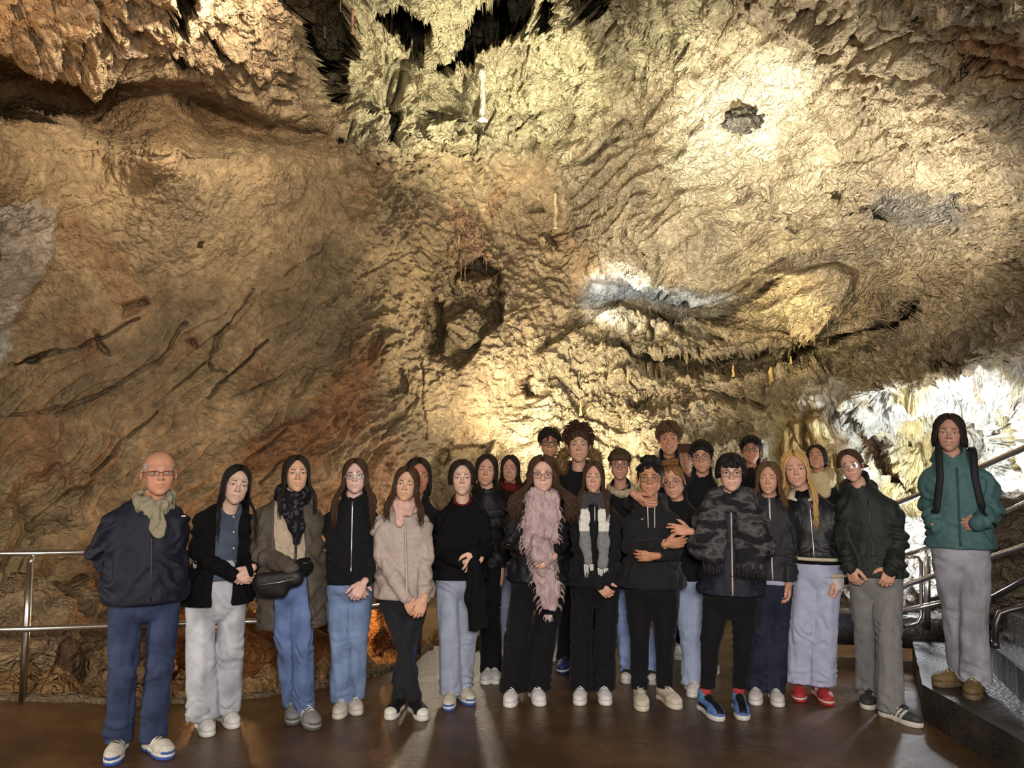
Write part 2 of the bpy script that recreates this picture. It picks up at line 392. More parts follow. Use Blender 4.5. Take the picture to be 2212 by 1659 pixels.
# jagged outlines: the plan of a feature is warped by noise before it is cut
_q = np.stack([PX / 90, PY / 90, np.zeros_like(PX)], -1)
WX = PX + 16 * fbm(_q, 4) ; WY = PY + 16 * fbm(_q + 40.0, 4)
def inside(poly, soft=8.0, warp=True):
    X, Y = (WX, WY) if warp else (PX, PY); poly = np.asarray(poly, float)
    lo = poly.min(0) - 60; hi = poly.max(0) + 60
    ix = np.where((gx > lo[0] - 60) & (gx < hi[0] + 60))[0]; iy = np.where((gy > lo[1] - 60) & (gy < hi[1] + 60))[0]
    out = np.zeros(PX.shape, np.float32)
    if not len(ix) or not len(iy): return out
    sl = (slice(ix[0], ix[-1] + 1), slice(iy[0], iy[-1] + 1)); x, y = X[sl], Y[sl]
    d = np.full(x.shape, 1e9); ins = np.zeros(x.shape, bool)
    for i in range(len(poly)):
        a, b = poly[i], poly[(i + 1) % len(poly)]; e = b - a
        t = np.clip(((x - a[0]) * e[0] + (y - a[1]) * e[1]) / (e @ e + 1e-9), 0, 1)
        d = np.minimum(d, (x - a[0] - t * e[0]) ** 2 + (y - a[1] - t * e[1]) ** 2)
        c = ((a[1] > y) != (b[1] > y)) & (x < e[0] * (y - a[1]) / (e[1] if abs(e[1]) > 1e-9 else 1e-9) + a[0]); ins ^= c
    sd = np.where(ins, np.sqrt(d), -np.sqrt(d)); out[sl] = smooth(sd, -soft, soft); return out
def line_mask(pts, width):
    pts = np.asarray(pts, float); lo = pts.min(0) - 60; hi = pts.max(0) + 60
    ix = np.where((gx > lo[0]) & (gx < hi[0]))[0]; iy = np.where((gy > lo[1]) & (gy < hi[1]))[0]; out = np.zeros(PX.shape, np.float32)
    if not len(ix) or not len(iy): return out
    sl = (slice(ix[0], ix[-1] + 1), slice(iy[0], iy[-1] + 1)); x = PX[sl] + (WX[sl] - PX[sl]) * .5; y = PY[sl] + (WY[sl] - PY[sl]) * .5; d = np.full(x.shape, 1e9)
    for a, b in zip(pts[:-1], pts[1:]):
        e = b - a; t = np.clip(((x - a[0]) * e[0] + (y - a[1]) * e[1]) / (e @ e), 0, 1)
        d = np.minimum(d, (x - a[0] - t * e[0]) ** 2 + (y - a[1] - t * e[1]) ** 2)
    out[sl] = 1 - smooth(np.sqrt(d), 0, width); return out

# cavities (+) and bosses (-)
HOLES = [
 ([(575,-60),(620,20),(660,70),(700,115),(735,180),(752,150),(770,60),(745,40),(722,-60)], 4.5, 6),
 ([(690,150),(735,215),(752,208),(768,150),(740,140)], 1.4, 5),
 ([(820,30),(880,35),(925,60),(935,110),(905,128),(860,90),(818,68)], 3.6, 6),
 ([(1030,20),(1095,0),(1092,95),(1040,120),(1005,150),(945,165),(965,120),(1000,90)], 3.8, 6),
 ([(1060,-60),(1160,-60),(1140,60),(1085,100)], 3.6, 6),
 ([(1165,15),(1198,12),(1194,58),(1165,62)], 2.0, 5), ([(1225,-40),(1330,-40),(1300,32),(1240,36)], 2.6, 7),
 ([(335,-60),(385,-60),(395,45),(372,30)], 1.4, 5),
 ([(280,40),(305,45),(300,70),(284,64)], .5, 5), ([(445,80),(475,110),(500,140),(470,118)], .6, 5), ([(365,115),(415,150),(430,165),(380,135)], .6, 5),
 ([(725,300),(765,300),(770,318),(735,316)], .5, 4), ([(830,235),(860,240),(850,300),(835,270)], .8, 6), ([(780,235),(800,240),(800,262)], .4, 4),
 ([(-60,95),(60,120),(230,160),(420,200),(520,235),(690,296),(640,312),(480,310),(330,305),(270,320),(200,300),(130,262),(85,255),(-60,262)], .7, 30),
 ([(85,248),(118,250),(118,264),(92,262)], .5, 3),
 ([(1240,652),(1275,606),(1350,592),(1450,606),(1570,602),(1650,592),(1690,606),(1650,640),(1590,690),(1480,700),(1330,668)], 1.0, 7),
 ([(1350,755),(1430,775),(1640,775),(1760,752),(1850,730),(1960,690),(2000,640),(1985,690),(1900,760),(1800,790),(1700,800),(1560,800),(1420,800)], .9, 8),
 ([(1840,905),(1850,875),(1870,890),(1890,950),(1930,1030),(1980,1090),(1940,1060),(1890,1000),(1850,930)], .35, 6),
 ([(1180,700),(1250,662),(1340,655),(1290,690),(1200,735),(1165,760)], .45, 6),
 ([(1410,670),(1500,690),(1560,735),(1540,745),(1450,715)], .5, 8),
 ([(925,640),(985,590),(1040,545),(1085,580),(1090,660),(1060,700),(1020,760),(985,790),(940,770),(922,700)], .55, 9),
 ([(985,560),(1040,540),(1075,590),(1040,610),(1000,600)], .35, 6), ([(920,655),(955,640),(960,720),(935,760),(920,740)], .4, 6),
 ([(1120,830),(1138,815),(1145,860),(1130,870)], .6, 4),
 ([(1885,140),(1905,128),(1920,148),(1900,165)], .4, 4), ([(2100,100),(2140,90),(2172,100),(2160,130),(2110,128)], .3, 6),
 ([(2060,75),(2085,68),(2080,88)], .2, 4), ([(1848,440),(1858,445),(1850,455)], .3, 3), ([(1795,385),(1830,390),(1820,410)], .25, 4),
 ([(1880,420),(1905,460),(1915,490),(1900,480),(1870,430)], .3, 4), ([(1700,455),(1735,490),(1725,500),(1705,480)], .2, 4),
 ([(2000,780),(2040,765),(2055,775),(2020,800)], .6, 4), ([(2045,830),(2070,820),(2060,850),(2045,850)], .3, 4),
 ([(840,810),(870,800),(880,860),(850,870)], .25, 5), ([(1232,350),(1300,320),(1340,300),(1330,312),(1280,345)], .22, 4),
 ([(1140,440),(1165,435),(1170,455),(1148,456)], .2, 4), ([(1175,510),(1190,505),(1195,530),(1182,535)], .3, 4),
 ([(1360,850),(1450,850),(1560,855),(1640,870),(1540,890),(1420,900),(1370,880)], .35, 9),
 ([(1470,905),(1560,900),(1620,920),(1600,960),(1500,960)], .35, 9), ([(1400,690),(1410,720),(1400,740)], .2, 4),
 ([(960,960),(985,965),(970,1010),(955,1000)], .3, 5), ([(900,1010),(960,985),(1060,955),(1045,990),(1000,1090),(930,1120)], .7, 7),
 ([(262,655),(318,636),(322,650),(270,690)], .10, 9), ([(200,715),(232,742),(238,760),(212,745)], .10, 6),
 ([(25,785),(75,770),(140,758),(75,785)], .16, 4), ([(430,530),(442,528),(440,540),(430,540)], .2, 2.5), ([(410,735),(432,728),(425,745)], .12, 4),
 ([(0,1090),(60,1030),(130,1010),(180,1060),(160,1130),(60,1160)], .22, 25),
]
BOSS = [
 ([(1610,625),(1660,590),(1780,580),(1850,590),(1830,640),(1790,700),(1740,710),(1660,670)], -.55, 14),
 ([(1440,700),(1560,760),(1640,765),(1760,740),(1800,712),(1640,716),(1500,690)], -.3, 8),
 ([(1830,870),(1870,800),(1960,770),(2060,800),(2080,830),(2030,862),(1985,880),(1945,850),(1900,846),(1860,880)], -.35, 8),
 ([(1570,255),(1595,242),(1625,250),(1632,275),(1605,290),(1578,282)], -.22, 5),
 ([(1260,560),(1290,555),(1300,590),(1280,605),(1262,590)], -.25, 4),
 ([(985,600),(1020,580),(1050,610),(1030,650),(1000,640)], -.35, 4), ([(1020,620),(1058,605),(1068,640),(1040,665)], -.3, 4),
 ([(960,690),(1010,670),(1050,690),(1030,740),(990,760),(962,730)], -.3, 5), ([(935,620),(975,600),(985,640),(950,660)], -.3, 4),
 ([(925,270),(990,255),(1020,270),(1060,300),(1070,318),(1000,322),(930,308)], -.3, 5),
 ([(740,480),(830,430),(900,470),(890,560),(800,580)], -.12, 20), ([(440,775),(470,735),(520,690),(560,640),(565,690),(520,760),(470,800)], -.1, 5),
 ([(530,960),(600,920),(680,900),(700,930),(640,985),(560,1010)], -.12, 8), ([(630,860),(700,790),(760,740),(800,720),(780,780),(700,870)], -.15, 7),
 ([(740,700),(800,690),(810,760),(760,840),(730,860),(735,780)], -.1, 7), ([(-20,470),(60,430),(118,470),(112,560),(60,640),(20,700),(-20,730)], -.14, 7),
 ([(325,285),(380,270),(455,275),(465,325),(440,330),(300,322)], -.12, 5), ([(490,330),(505,328),(508,360),(498,372)], -.06, 4),
 ([(1880,1000),(1930,900),(1990,900),(2010,960),(2000,1050),(1960,1060),(1920,1030)], -.18, 10),
 ([(1640,960),(1700,900),(1780,900),(1800,960),(1720,1010),(1650,1010)], -.15, 14),
]
for poly, off, soft in HOLES + BOSS: DY = DY + off * inside(poly, soft)
CRACKS = [([(545,628),(500,690),(465,730),(445,775),(450,800),(480,805)], 4, .14), ([(440,860),(500,800),(575,735)], 5, .16), ([(480,865),(560,835),(660,790)], 4, .10),
 ([(20,790),(110,770),(200,735),(300,690)], 5, .12), ([(0,900),(150,880),(260,830)], 5, .08), ([(530,995),(580,955),(625,925)], 4, .12), ([(200,1030),(260,960),(330,890)], 6, .12),
 ([(330,870),(420,800),(450,770)], 5, .08), ([(120,900),(220,850),(330,780),(410,700)], 6, .08), ([(560,1040),(600,1000),(650,985)], 6, .14),
 ([(560,440),(580,480),(590,520),(575,560)], 4, .06), ([(0,335),(180,332),(330,336),(470,330)], 5, .06), ([(280,330),(320,345),(430,335)], 4, .05),
 ([(1600,400),(1730,330),(1850,260)], 4, .08), ([(1480,480),(1600,420),(1700,370),(1760,345)], 5, .10), ([(1830,340),(2000,300),(2140,250),(2212,220)], 4, .10),
 ([(1980,420),(2080,370),(2212,330)], 4, .08), ([(1380,300),(1500,230),(1600,140)], 4, .06), ([(1300,350),(1450,250),(1560,160),(1680,60)], 5, .08),
 ([(1280,520),(1380,530),(1440,525)], 4, .12), ([(1340,590),(1400,560),(1440,545)], 4, .14), ([(1300,720),(1400,700)], 4, .1), ([(1290,760),(1380,730),(1440,700)], 4, .1),
 ([(1700,900),(1720,960),(1760,1010)], 3, .08), ([(1660,890),(1680,940)], 3, .07), ([(1990,880),(2010,960),(2030,1040)], 4, .14), ([(2130,900),(2140,980),(2110,1050)], 5, .16), ([(2170,860),(2150,930),(2130,960)], 6, .2),
 ([(910,760),(915,850),(918,950)], 4, .14), ([(700,660),(760,610),(840,560),(900,540)], 5, .08), ([(820,950),(870,900),(910,860)], 5, .1), ([(610,600),(690,540),(730,480)], 4, .06),
 ([(690,350),(740,420),(760,480)], 4, .06), ([(760,340),(860,400),(980,450)], 5, .08), ([(860,340),(940,400),(1040,430)], 4, .06),
 ([(1090,490),(1150,510),(1210,560)], 5, .1), ([(1060,700),(1120,670),(1200,650)], 5, .1)]
for pts, w, dep in CRACKS: DY = DY + dep * .75 * line_mask(pts, w * .95)

B = at(PX, PY, DY)
def grid_normals(P):
    du = np.gradient(P, axis=0); dv = np.gradient(P, axis=1); n = np.cross(dv, du)
    n /= np.linalg.norm(n, axis=-1)[..., None] + 1e-9
    s = ((CAM - P) * n).sum(-1) < 0; n[s] *= -1; return n
def blur(A, n):
    for _ in range(n):
        A = A.copy(); A[1:-1] = .25 * A[:-2] + .5 * A[1:-1] + .25 * A[2:]; A[:, 1:-1] = .25 * A[:, :-2] + .5 * A[:, 1:-1] + .25 * A[:, 2:]
    return A
NB = grid_normals(at(PX, PY, DY_BASE))
# regions
wN = inside([(1650,900),(1720,860),(1830,830),(1900,835),(2000,860),(2100,800),(2500,760),(2500,1400),(1640,1400)], 30, False)
wT = inside([(700,-700),(700,120),(760,330),(900,330),(1060,330),(1200,330),(1330,240),(1480,130),(1600,0),(1700,-700)], 40, False)
wTL = inside([(-700,-700),(-700,130),(0,110),(350,150),(560,200),(720,290),(760,200),(700,100),(700,-700)], 25, False)
wR = inside([(1200,330),(1330,240),(1600,0),(1700,-700),(3000,-700),(3000,500),(2100,560),(1800,590),(1560,600),(1350,590),(1240,520)], 30, False)
wB = inside([(1130,900),(1160,760),(1240,650),(1350,590),(1560,600),(1800,590),(2100,560),(2300,500),(2300,760),(2100,800),(2000,860),(1900,835),(1830,830),(1650,900),(1640,1400),(1000,1400),(1000,1000)], 25, False)
wL = np.clip(1 - wN - wT - wTL - wR - wB, 0, 1)
P = B.astype(np.float32)
e1 = at(300, 950, 7.3) - at(560, 700, 8.1); e1 /= np.linalg.norm(e1)
e2 = at(1300, 420, 10.4) - at(1900, 120, 5.6); e2 /= np.linalg.norm(e2)
def stretch(P, d, f):
    d = np.asarray(d, np.float32); t = P @ d; return P - (t * (1 - 1.0 / f))[..., None] * d
PW = P + .22 * np.stack([fbm(P * 1.3 + 5, 2), fbm(P * 1.3 + 25, 2), fbm(P * 1.3 + 45, 2)], -1).astype(np.float32)
def billow(P, oct=3, gain=.5, lac=2.1):
    a, s_ = 1.0, 0.0
    for k in range(oct): s_ = s_ + a * (np.abs(perlin(P + 13.7 * k)) * 2.2 - .6); P = P * lac; a *= gain
    return s_
def saw(b, sharp=.88):
    """bedding: each bed swells outwards, then steps back"""
    t = b - np.floor(b); return np.where(t < sharp, t / sharp, (1 - t) / (1 - sharp))
disp = np.zeros(PX.shape, np.float32)
def region(mask, fn):
    sel = mask > .01; disp[sel] += (fn(P[sel], PW[sel]) * mask[sel]).astype(np.float32)
nb1 = np.cross(e1, (at(560, 700, 8.1) - at(560, 500, 8.2))); nb1 = np.cross(nb1, e1); nb1 /= np.linalg.norm(nb1)
nb2 = np.cross(e2, NB[int(np.argmin(abs(gx - 1620))), int(np.argmin(abs(gy - 300)))]); nb2 /= np.linalg.norm(nb2)
nb1 = nb1.astype(np.float32); nb2 = nb2.astype(np.float32)
left_smooth = (1 - .55 * inside([(120,360),(700,360),(720,560),(560,700),(300,860),(60,900),(60,520)], 70, False)); LS = left_smooth
low_left = inside([(-600,760),(300,760),(560,640),(760,560),(900,640),(920,1000),(900,1600),(-600,1600)], 90, False)
def f_left(p, q):
    sl = stretch(q, e1, 4.0); ls = LS[wL > .01]; ll = low_left[wL > .01]; am = smooth(fbm(p * .9 + 4, 2), -.25, .35)
    bed = saw((q @ nb1) * 2.1 + .45 * fbm(sl * .8, 2)) * .16 * am * (.12 + .88 * ll) + saw((q @ nb1) * 5.7 + .7 * fbm(sl * 1.5, 2)) * .055 * (.15 + .85 * ll)
    rough = smooth(PX[wL > .01], 560, 900)
    return fbm(p * .6, 2) * .16 + bed + billow(sl * 2.6, 2) * .036 * ls + (billow(q * 7, 3) * .020 + billow(q * 17, 1) * .010 + rough * (billow(q * 4.2, 3) * .050 + billow(q * 14, 2) * .032)) * (.5 + .5 * ls)
def f_right(p, q):
    sr = stretch(q, e2, 5.0); am = smooth(fbm(p * .8 + 14, 2), -.3, .35)
    return fbm(p * .55, 2) * .22 + saw((q @ nb2) * 1.7 + .5 * fbm(sr * .7, 2)) * .19 * am + saw((q @ nb2) * 4.9 + .7 * fbm(sr * 1.2, 2)) * .075 + billow(sr * 4.5, 2) * .05 + billow(q * 9, 1) * .020 + billow(stretch(q, e2, 2.0) * 17, 1) * .024
def f_top(p, q): return fbm(p * .6, 2) * .25 + billow(q * 2.0, 3) * .15 + billow(q * 8.5, 2, .6) * .070 + billow(q * 20, 1) * .022
def f_topleft(p, q): return fbm(p * .6, 2) * .2 + billow(q * 1.7, 3) * .16 + saw((q @ np.array([.55, .2, -.8], np.float32)) * 2.0 + .6 * fbm(q, 2)) * .10 + billow(q * 8, 2, .7) * .050
def f_back(p, q):
    z = q[..., 2]; return fbm(p * .6, 2) * .22 + saw(z * 1.7 + .35 * (q[..., 0]) * .5 + .7 * fbm(q * np.array([.6, .6, 1.2], np.float32), 2)) * .18 + billow(q * np.array([2.2, 2.2, 3.0], np.float32), 3) * .085 + billow(q * np.array([9, 9, 5], np.float32), 2, .7) * .052
def f_niche(p, q):
    sv = q * np.array([1, 1, .13], np.float32); return fbm(p * .6, 2) * .2 + billow(sv * 2.6, 3) * .15 + billow(sv * 10, 2, .7) * .055 + billow(q * np.array([9, 9, 4], np.float32), 1) * .012
for mk, fn in ((wL, f_left), (wR, f_right), (wT, f_top), (wTL, f_topleft), (wB, f_back), (wN, f_niche)): region(mk, fn)
# hollows weathered out of the rock
pm = (1 - wN) * (1 - .95 * wL); ps = pm > .2; pn = perlin(PW[ps] * 2.6 + 60); gate = smooth(perlin(P[ps] * .9 + 90), .05, .35)
disp[ps] -= (np.clip(.16 - np.abs(pn), 0, 1) * 1.5 * gate * pm[ps]).astype(np.float32)
ts = wT > .2; tn = perlin(PW[ts] * 3.4 + 33); tg = smooth(perlin(P[ts] * 1.3 + 21), -.15, .2)
disp[ts] -= (np.clip(.20 - np.abs(tn), 0, 1) * 2.4 * tg * wT[ts]).astype(np.float32)
sL = stretch(PW, e1, 4.0); sV = PW * np.array([1, 1, .22], np.float32)
S = (B + NB * disp[..., None]).astype(np.float32)

# stone colours: ochre limestone, grey beds, red iron stains, pale calcite, plus painted light and shade
def C3(*c): return np.array(srgb(*c), np.float32)
colr = np.zeros(PX.shape + (3,), np.float32)
colr += wL[..., None] * C3(162,140,108) + wR[..., None] * C3(188,172,142) + wT[..., None] * C3(194,182,146) + wTL[..., None] * C3(184,160,128) + wB[..., None] * C3(184,164,128) + wN[..., None] * C3(182,178,164)
tot = (wL + wR + wT + wTL + wB + wN)[..., None]; colr /= np.maximum(tot, .5)
def tint(mask, c, amt=1.0):
    global colr
    mk = np.clip(mask * amt, 0, 1)[..., None]; colr = colr * (1 - mk) + mk * C3(*c)
grey = smooth(fbm(sL * .9 + 7, 3), .05, .5); tint(grey * wL, (136,120,96), .6)
red = smooth(fbm(PW * .9 + 77, 3), .25, .6); tint(red * (wL + .5 * wTL), (156,116,84), .5)
tint(inside([(680,860),(760,760),(810,740),(800,900),(700,1000),(640,980)], 30), (142,98,66), .7)
tint(inside([(500,960),(640,900),(700,930),(620,1010),(520,1020)], 20), (138,98,72), .7)
tint(inside([(0,430),(70,420),(118,470),(112,560),(60,640),(20,700),(0,740),(-400,800),(-400,430)], 6), (178,166,152), .85)
tint(inside([(0,640),(30,640),(20,760),(0,800),(-200,800),(-200,640)], 6), (190,184,172), .9)
tint(inside([(-60,100),(200,170),(450,210),(640,300),(480,310),(300,310),(130,262),(-60,262)], 30), (118,92,64), .7)  # shade of the overhanging slab painted into the recess colour
tint(inside([(960,450),(1000,440),(1040,500),(1062,560),(1040,570),(1000,510),(965,500)], 7), (180,142,114), .8)
tint(inside([(1500,180),(1700,110),(1740,190),(1650,330),(1500,420),(1440,380)], 40), (224,212,184), .8)  # pool of lamplight painted pale around the vault hot spot
tint(inside([(1640,330),(1780,230),(1830,330),(1700,400),(1560,450)], 20), (168,152,128), .6)
tint(inside([(1900,400),(2080,420),(2100,470),(1990,500),(1880,470)], 25), (150,148,142), .8)
tint(inside([(1250,660),(1280,604),(1350,590),(1560,602),(1620,640),(1480,650),(1330,650)], 14), (206,206,200), .85)
tint(inside([(930,560),(1040,540),(1090,600),(1080,720),(1000,790),(925,740)], 14), (122,108,84), .75)  # darker grey-brown in the central pocket
tint(smooth(fbm(sV * 1.5 + 3, 3), -.02, .35) * wN, (180,160,96), .8); tint(smooth(fbm(sV * 2.1 + 23, 3), .25, .5) * wN, (128,98,58), .8)
tint(inside([(1840,905),(1850,875),(1870,890),(1890,950),(1940,1040),(1980,1090),(1940,1060),(1880,990)], 4), (120,88,50), .9)
tint(inside([(1860,640),(2000,600),(2250,540),(2250,860),(2080,830),(1960,770),(1850,800)], 30), (112,98,80), .6)  # darker brown on the overhang at the right
tint(inside([(2050,20),(2212,0),(2500,0),(2500,240),(2212,200),(2080,120)], 50), (186,136,88), .6)
tint(inside([(240,70),(290,75),(275,115),(240,108)], 8), (216,196,176), .8)

# split the shell into the parts of the setting
nxg, nyg = PX.shape
idx = np.arange(nxg * nyg).reshape(nxg, nyg)
quads = np.stack([idx[:-1, :-1], idx[1:, :-1], idx[1:, 1:], idx[:-1, 1:]], -1)
quads = quads[..., ::-1]
cx = .25 * (PX[:-1, :-1] + PX[1:, :-1] + PX[1:, 1:] + PX[:-1, 1:]); cy = .25 * (PY[:-1, :-1] + PY[1:, :-1] + PY[1:, 1:] + PY[:-1, 1:])
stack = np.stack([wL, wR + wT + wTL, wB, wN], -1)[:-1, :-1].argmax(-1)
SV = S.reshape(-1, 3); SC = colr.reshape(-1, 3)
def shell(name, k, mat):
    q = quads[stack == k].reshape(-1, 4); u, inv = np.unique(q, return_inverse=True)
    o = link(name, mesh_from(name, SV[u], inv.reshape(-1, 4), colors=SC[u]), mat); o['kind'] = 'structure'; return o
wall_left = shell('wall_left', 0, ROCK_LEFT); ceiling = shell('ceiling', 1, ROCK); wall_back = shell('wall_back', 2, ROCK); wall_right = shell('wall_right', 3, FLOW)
tag(wall_left, 'broad brown leaning rock wall with cracks behind the railing', 'cave wall')
tag(ceiling, 'rough ochre cave vault overhead with dark hollows and dripstone', 'cave ceiling')
tag(wall_back, 'layered yellow lit rock ledges at the far end of the hall', 'cave wall')
tag(wall_right, 'pale fluted flowstone wall glowing white beside the stairs', 'cave wall')
def surf(px, py):
    """point of the finished rock surface near a pixel"""
    i = int(np.argmin(abs(gx - px))); j = int(np.argmin(abs(gy - py))); return S[i, j].astype(float)

# ================================================================== people
def rot_xyz(rx, ry, rz):
    return np.array(Euler((math.radians(rx), math.radians(ry), math.radians(rz)), 'XYZ').to_matrix())
def decimate(V, Q, ratio):
    me = mesh_from('tmp', V, Q); o = bpy.data.objects.new('tmp', me); col.objects.link(o)
    md = o.modifiers.new('d', 'DECIMATE'); md.ratio = ratio
    dg = bpy.context.evaluated_depsgraph_get(); ev = o.evaluated_get(dg); m2 = ev.to_mesh()
    n = len(m2.vertices); v = np.empty(n * 3, np.float32); m2.vertices.foreach_get('co', v)
    m2.calc_loop_triangles(); t = np.empty(len(m2.loop_triangles) * 3, np.int32); m2.loop_triangles.foreach_get('vertices', t)
    ev.to_mesh_clear(); bpy.data.objects.remove(o); bpy.data.meshes.remove(me)
    return v.reshape(-1, 3).astype(float), t.reshape(-1, 3)

def make_head(open_mouth):
    f = Field((-.10, -.13, -.215), (.10, .125, .13), .0028)
    f.ell((0, .012, .030), (.0720, .092, .081), 0)
    f.ell((0, -.020, -.026), (.0560, .067, .074), .03)
    for s in (-1, 1):
        f.cone((s * .041, .000, -.052), (s * .011, -.058, -.098), .0205, .0135, .025)
        f.ell((s * .036, -.055, -.020), (.022, .020, .022), .02)
    f.ell((0, -.063, -.099), (.017, .0155, .0135), .016)
    f.cone((0, .026, -.06), (0, .066, -.215), .044, .046, .03)
    for s in (-1, 1):
        f.cone((s * .012, -.082, .021), (s * .046, -.066, .020), .0095, .008, .016)
        f.ell((s * .0310, -.101, -.001), (.0185, .024, .0125), .012, 'sub')
    f.cone((0, -.082, .008), (0, -.102, -.027), .0066, .0090, .012)
    f.ell((0, -.1035, -.031), (.0088, .0080, .0080), .008)
    for s in (-1, 1): f.ell((s * .0112, -.0920, -.0335), (.0070, .0095, .0062), .007)
    for s in (-1, 1): f.ell((s * .0058, -.0985, -.0400), (.0034, .005, .0036), .002, 'sub')
    f.ell((0, -.069, -.062), (.024, .018, .022), .02)
    for s in (-1, 1): f.ell((s * .026, -.046, -.058), (.022, .024, .030), .03)
    ul = [(-.0235, -.0765, -.0655), (-.008, -.0868, -.0612), (0, -.0868, -.0630), (.008, -.0868, -.0612), (.0235, -.0765, -.0655)]
    ll = [(-.0195, -.0775, -.0675), (0, -.0852, -.0725), (.0195, -.0775, -.0675)]
    if open_mouth:
        ul = [(x * 1.18, y + .001, z + .002 + abs(x) * .16) for x, y, z in ul]; ll = [(x * 1.18, y + .001, z - .004 + abs(x) * .18) for x, y, z in ll]
    f.chain(ul, [.0028, .0046, .0042, .0046, .0028], .005); f.chain(ll, [.0030, .0060, .0030], .006)
    if open_mouth:
        f.chain([(-.026, -.080, -.0605), (-.012, -.087, -.0660), (0, -.089, -.0675), (.012, -.087, -.0660), (.026, -.080, -.0605)], [.0015, .0042, .0050, .0042, .0015], .0015, 'sub', sy=2.4)
    else:
        f.chain([(-.0245, -.0810, -.0662), (-.010, -.0918, -.0662), (0, -.0925, -.0672), (.010, -.0918, -.0662), (.0245, -.0810, -.0662)], [.0017] * 5, .003, 'sub')
    for s in (-1, 1):
        f.ell((s * .0315, -.0705, -.001), (.0165, .0158, .0130), .004)
        f.ell((s * .0315, -.0900, -.0018), (.0148, .0125, .0056), .0012, 'sub')
        R = rot_xyz(-12, 0, s * 18)
        f.ell((s * .0765, .016, -.008), (.0065, .019, .031), .006, 'add', R); f.ell((s * .0845, .012, -.006), (.0060, .0115, .020), .004, 'sub', R)
    V, Q = f.nets(); V, T = decimate(V, Q, .42)
    lips = np.zeros(len(V))
    for c in (ul, ll):
        c = np.array(c)
        for a, b in zip(c[:-1], c[1:]):
            e = b - a; t = np.clip(((V - a) @ e) / (e @ e), 0, 1); d = np.linalg.norm(V - a - t[:, None] * e, axis=1); lips = np.maximum(lips, 1 - smooth(d, .0044, .0066))
    return V, T, lips
HEADS = {False: make_head(False), True: make_head(True)}

def make_eye():
    V = []; Q = []; C = []; n = 16; r = .0136
    ang = [0, 6, 11, 11.8, 19, 26, 27.5, 34, 45, 60, 80, 105]; cols = [(0, 0, 0)] * 3 + [1] * 3 + [(.62, .58, .55)] * 6
    for a, c in zip(ang, cols):
        for k in range(n):
            th = 2 * math.pi * k / n; V.append((r * math.sin(math.radians(a)) * math.cos(th), -r * math.cos(math.radians(a)), r * math.sin(math.radians(a)) * math.sin(th))); C.append(c)
    for i in range(len(ang) - 1):
        for k in range(n): k2 = (k + 1) % n; Q.append((i * n + k, i * n + k2, (i + 1) * n + k2, (i + 1) * n + k))
    return np.array(V), np.array(Q), C
EYE = make_eye()

_hand_cache = {}
def make_hand(curl, spread=6, mirror=1, thumb=25, h=.0038):
    key = (tuple(np.atleast_1d(curl)), spread, mirror, thumb, h)
    if key in _hand_cache: return _hand_cache[key]
    cu = list(np.atleast_1d(curl)); cu = cu * 4 if len(cu) == 1 else cu
    f = Field((-.06, -.08, -.115), (.20, .085, .045), h)
    f.cone((-.022, 0, 0), (.005, 0, 0), .0255, .0255, .02, sy=1.0)
    f.ell((.045, 0, 0), (.050, .039, .0145), .02)
    f.cone((.012, .004, 0), (.080, .026, .001), .0145, .0105, .012); f.cone((.012, -.004, 0), (.078, -.028, -.001), .0145, .0105, .012)
    base = [(.082, .0285, .001), (.087, .0095, .003), (.084, -.0095, .002), (.076, -.0275, -.001)]; L = [.070, .078, .072, .056]
    for i in range(4):
        p = np.array(base[i]); yaw = math.radians(spread * (1.5 - i) * .9); ang = 0; pts = [p - np.array([.018, 0, 0]), p]
        for j, fr in enumerate((.44, .31, .25)):
            ang += math.radians(cu[i] * (.8, 1.1, .7)[j])
            p = p + L[i] * fr * np.array([math.cos(ang) * math.cos(yaw), math.cos(ang) * math.sin(yaw), -math.sin(ang)]); pts.append(p)
        f.chain(pts, [.0098, .0095, .0086, .0080, .0068], .004)
    t = math.radians(thumb); p0 = np.array([.012, .026, -.006]); p1 = p0 + .042 * np.array([math.cos(t + .25), math.sin(t + .25), -.28]); p2 = p1 + .032 * np.array([math.cos(t), math.sin(t), -.22]); p3 = p2 + .022 * np.array([math.cos(t - .15), math.sin(t - .15), -.15])
    f.chain([p0, p1, p2, p3], [.016, .0128, .0105, .0082], .006)
    V, Q = f.nets()
    if mirror < 0: V = V * np.array([1, -1, 1]); Q = Q[:, ::-1]
    _hand_cache[key] = (V, Q); return V, Q

def skin_mat(name):
    m, nt, b = nt_new(name)
    vc = N(nt, 'ShaderNodeVertexColor'); vc.layer_name = 'Col'; tc = N(nt, 'ShaderNodeTexCoord')
    n = N(nt, 'ShaderNodeTexNoise'); n.inputs['Scale'].default_value = 45; n.inputs['Detail'].default_value = 5; nt.links.new(tc.outputs['Object'], n.inputs['Vector'])
    r = N(nt, 'ShaderNodeMapRange'); r.inputs['From Min'].default_value = .3; r.inputs['From Max'].default_value = .7; r.inputs['To Min'].default_value = .9; r.inputs['To Max'].default_value = 1.08
    nt.links.new(n.outputs['Fac'], r.inputs['Value'])
    v = N(nt, 'ShaderNodeVectorMath', operation='SCALE'); nt.links.new(vc.outputs['Color'], v.inputs[0]); nt.links.new(r.outputs[0], v.inputs['Scale'])
    nt.links.new(v.outputs[0], b.inputs['Base Color']); b.inputs['Roughness'].default_value = .52; b.inputs['Specular IOR Level'].default_value = .35
    return m
SKIN = skin_mat('skin')
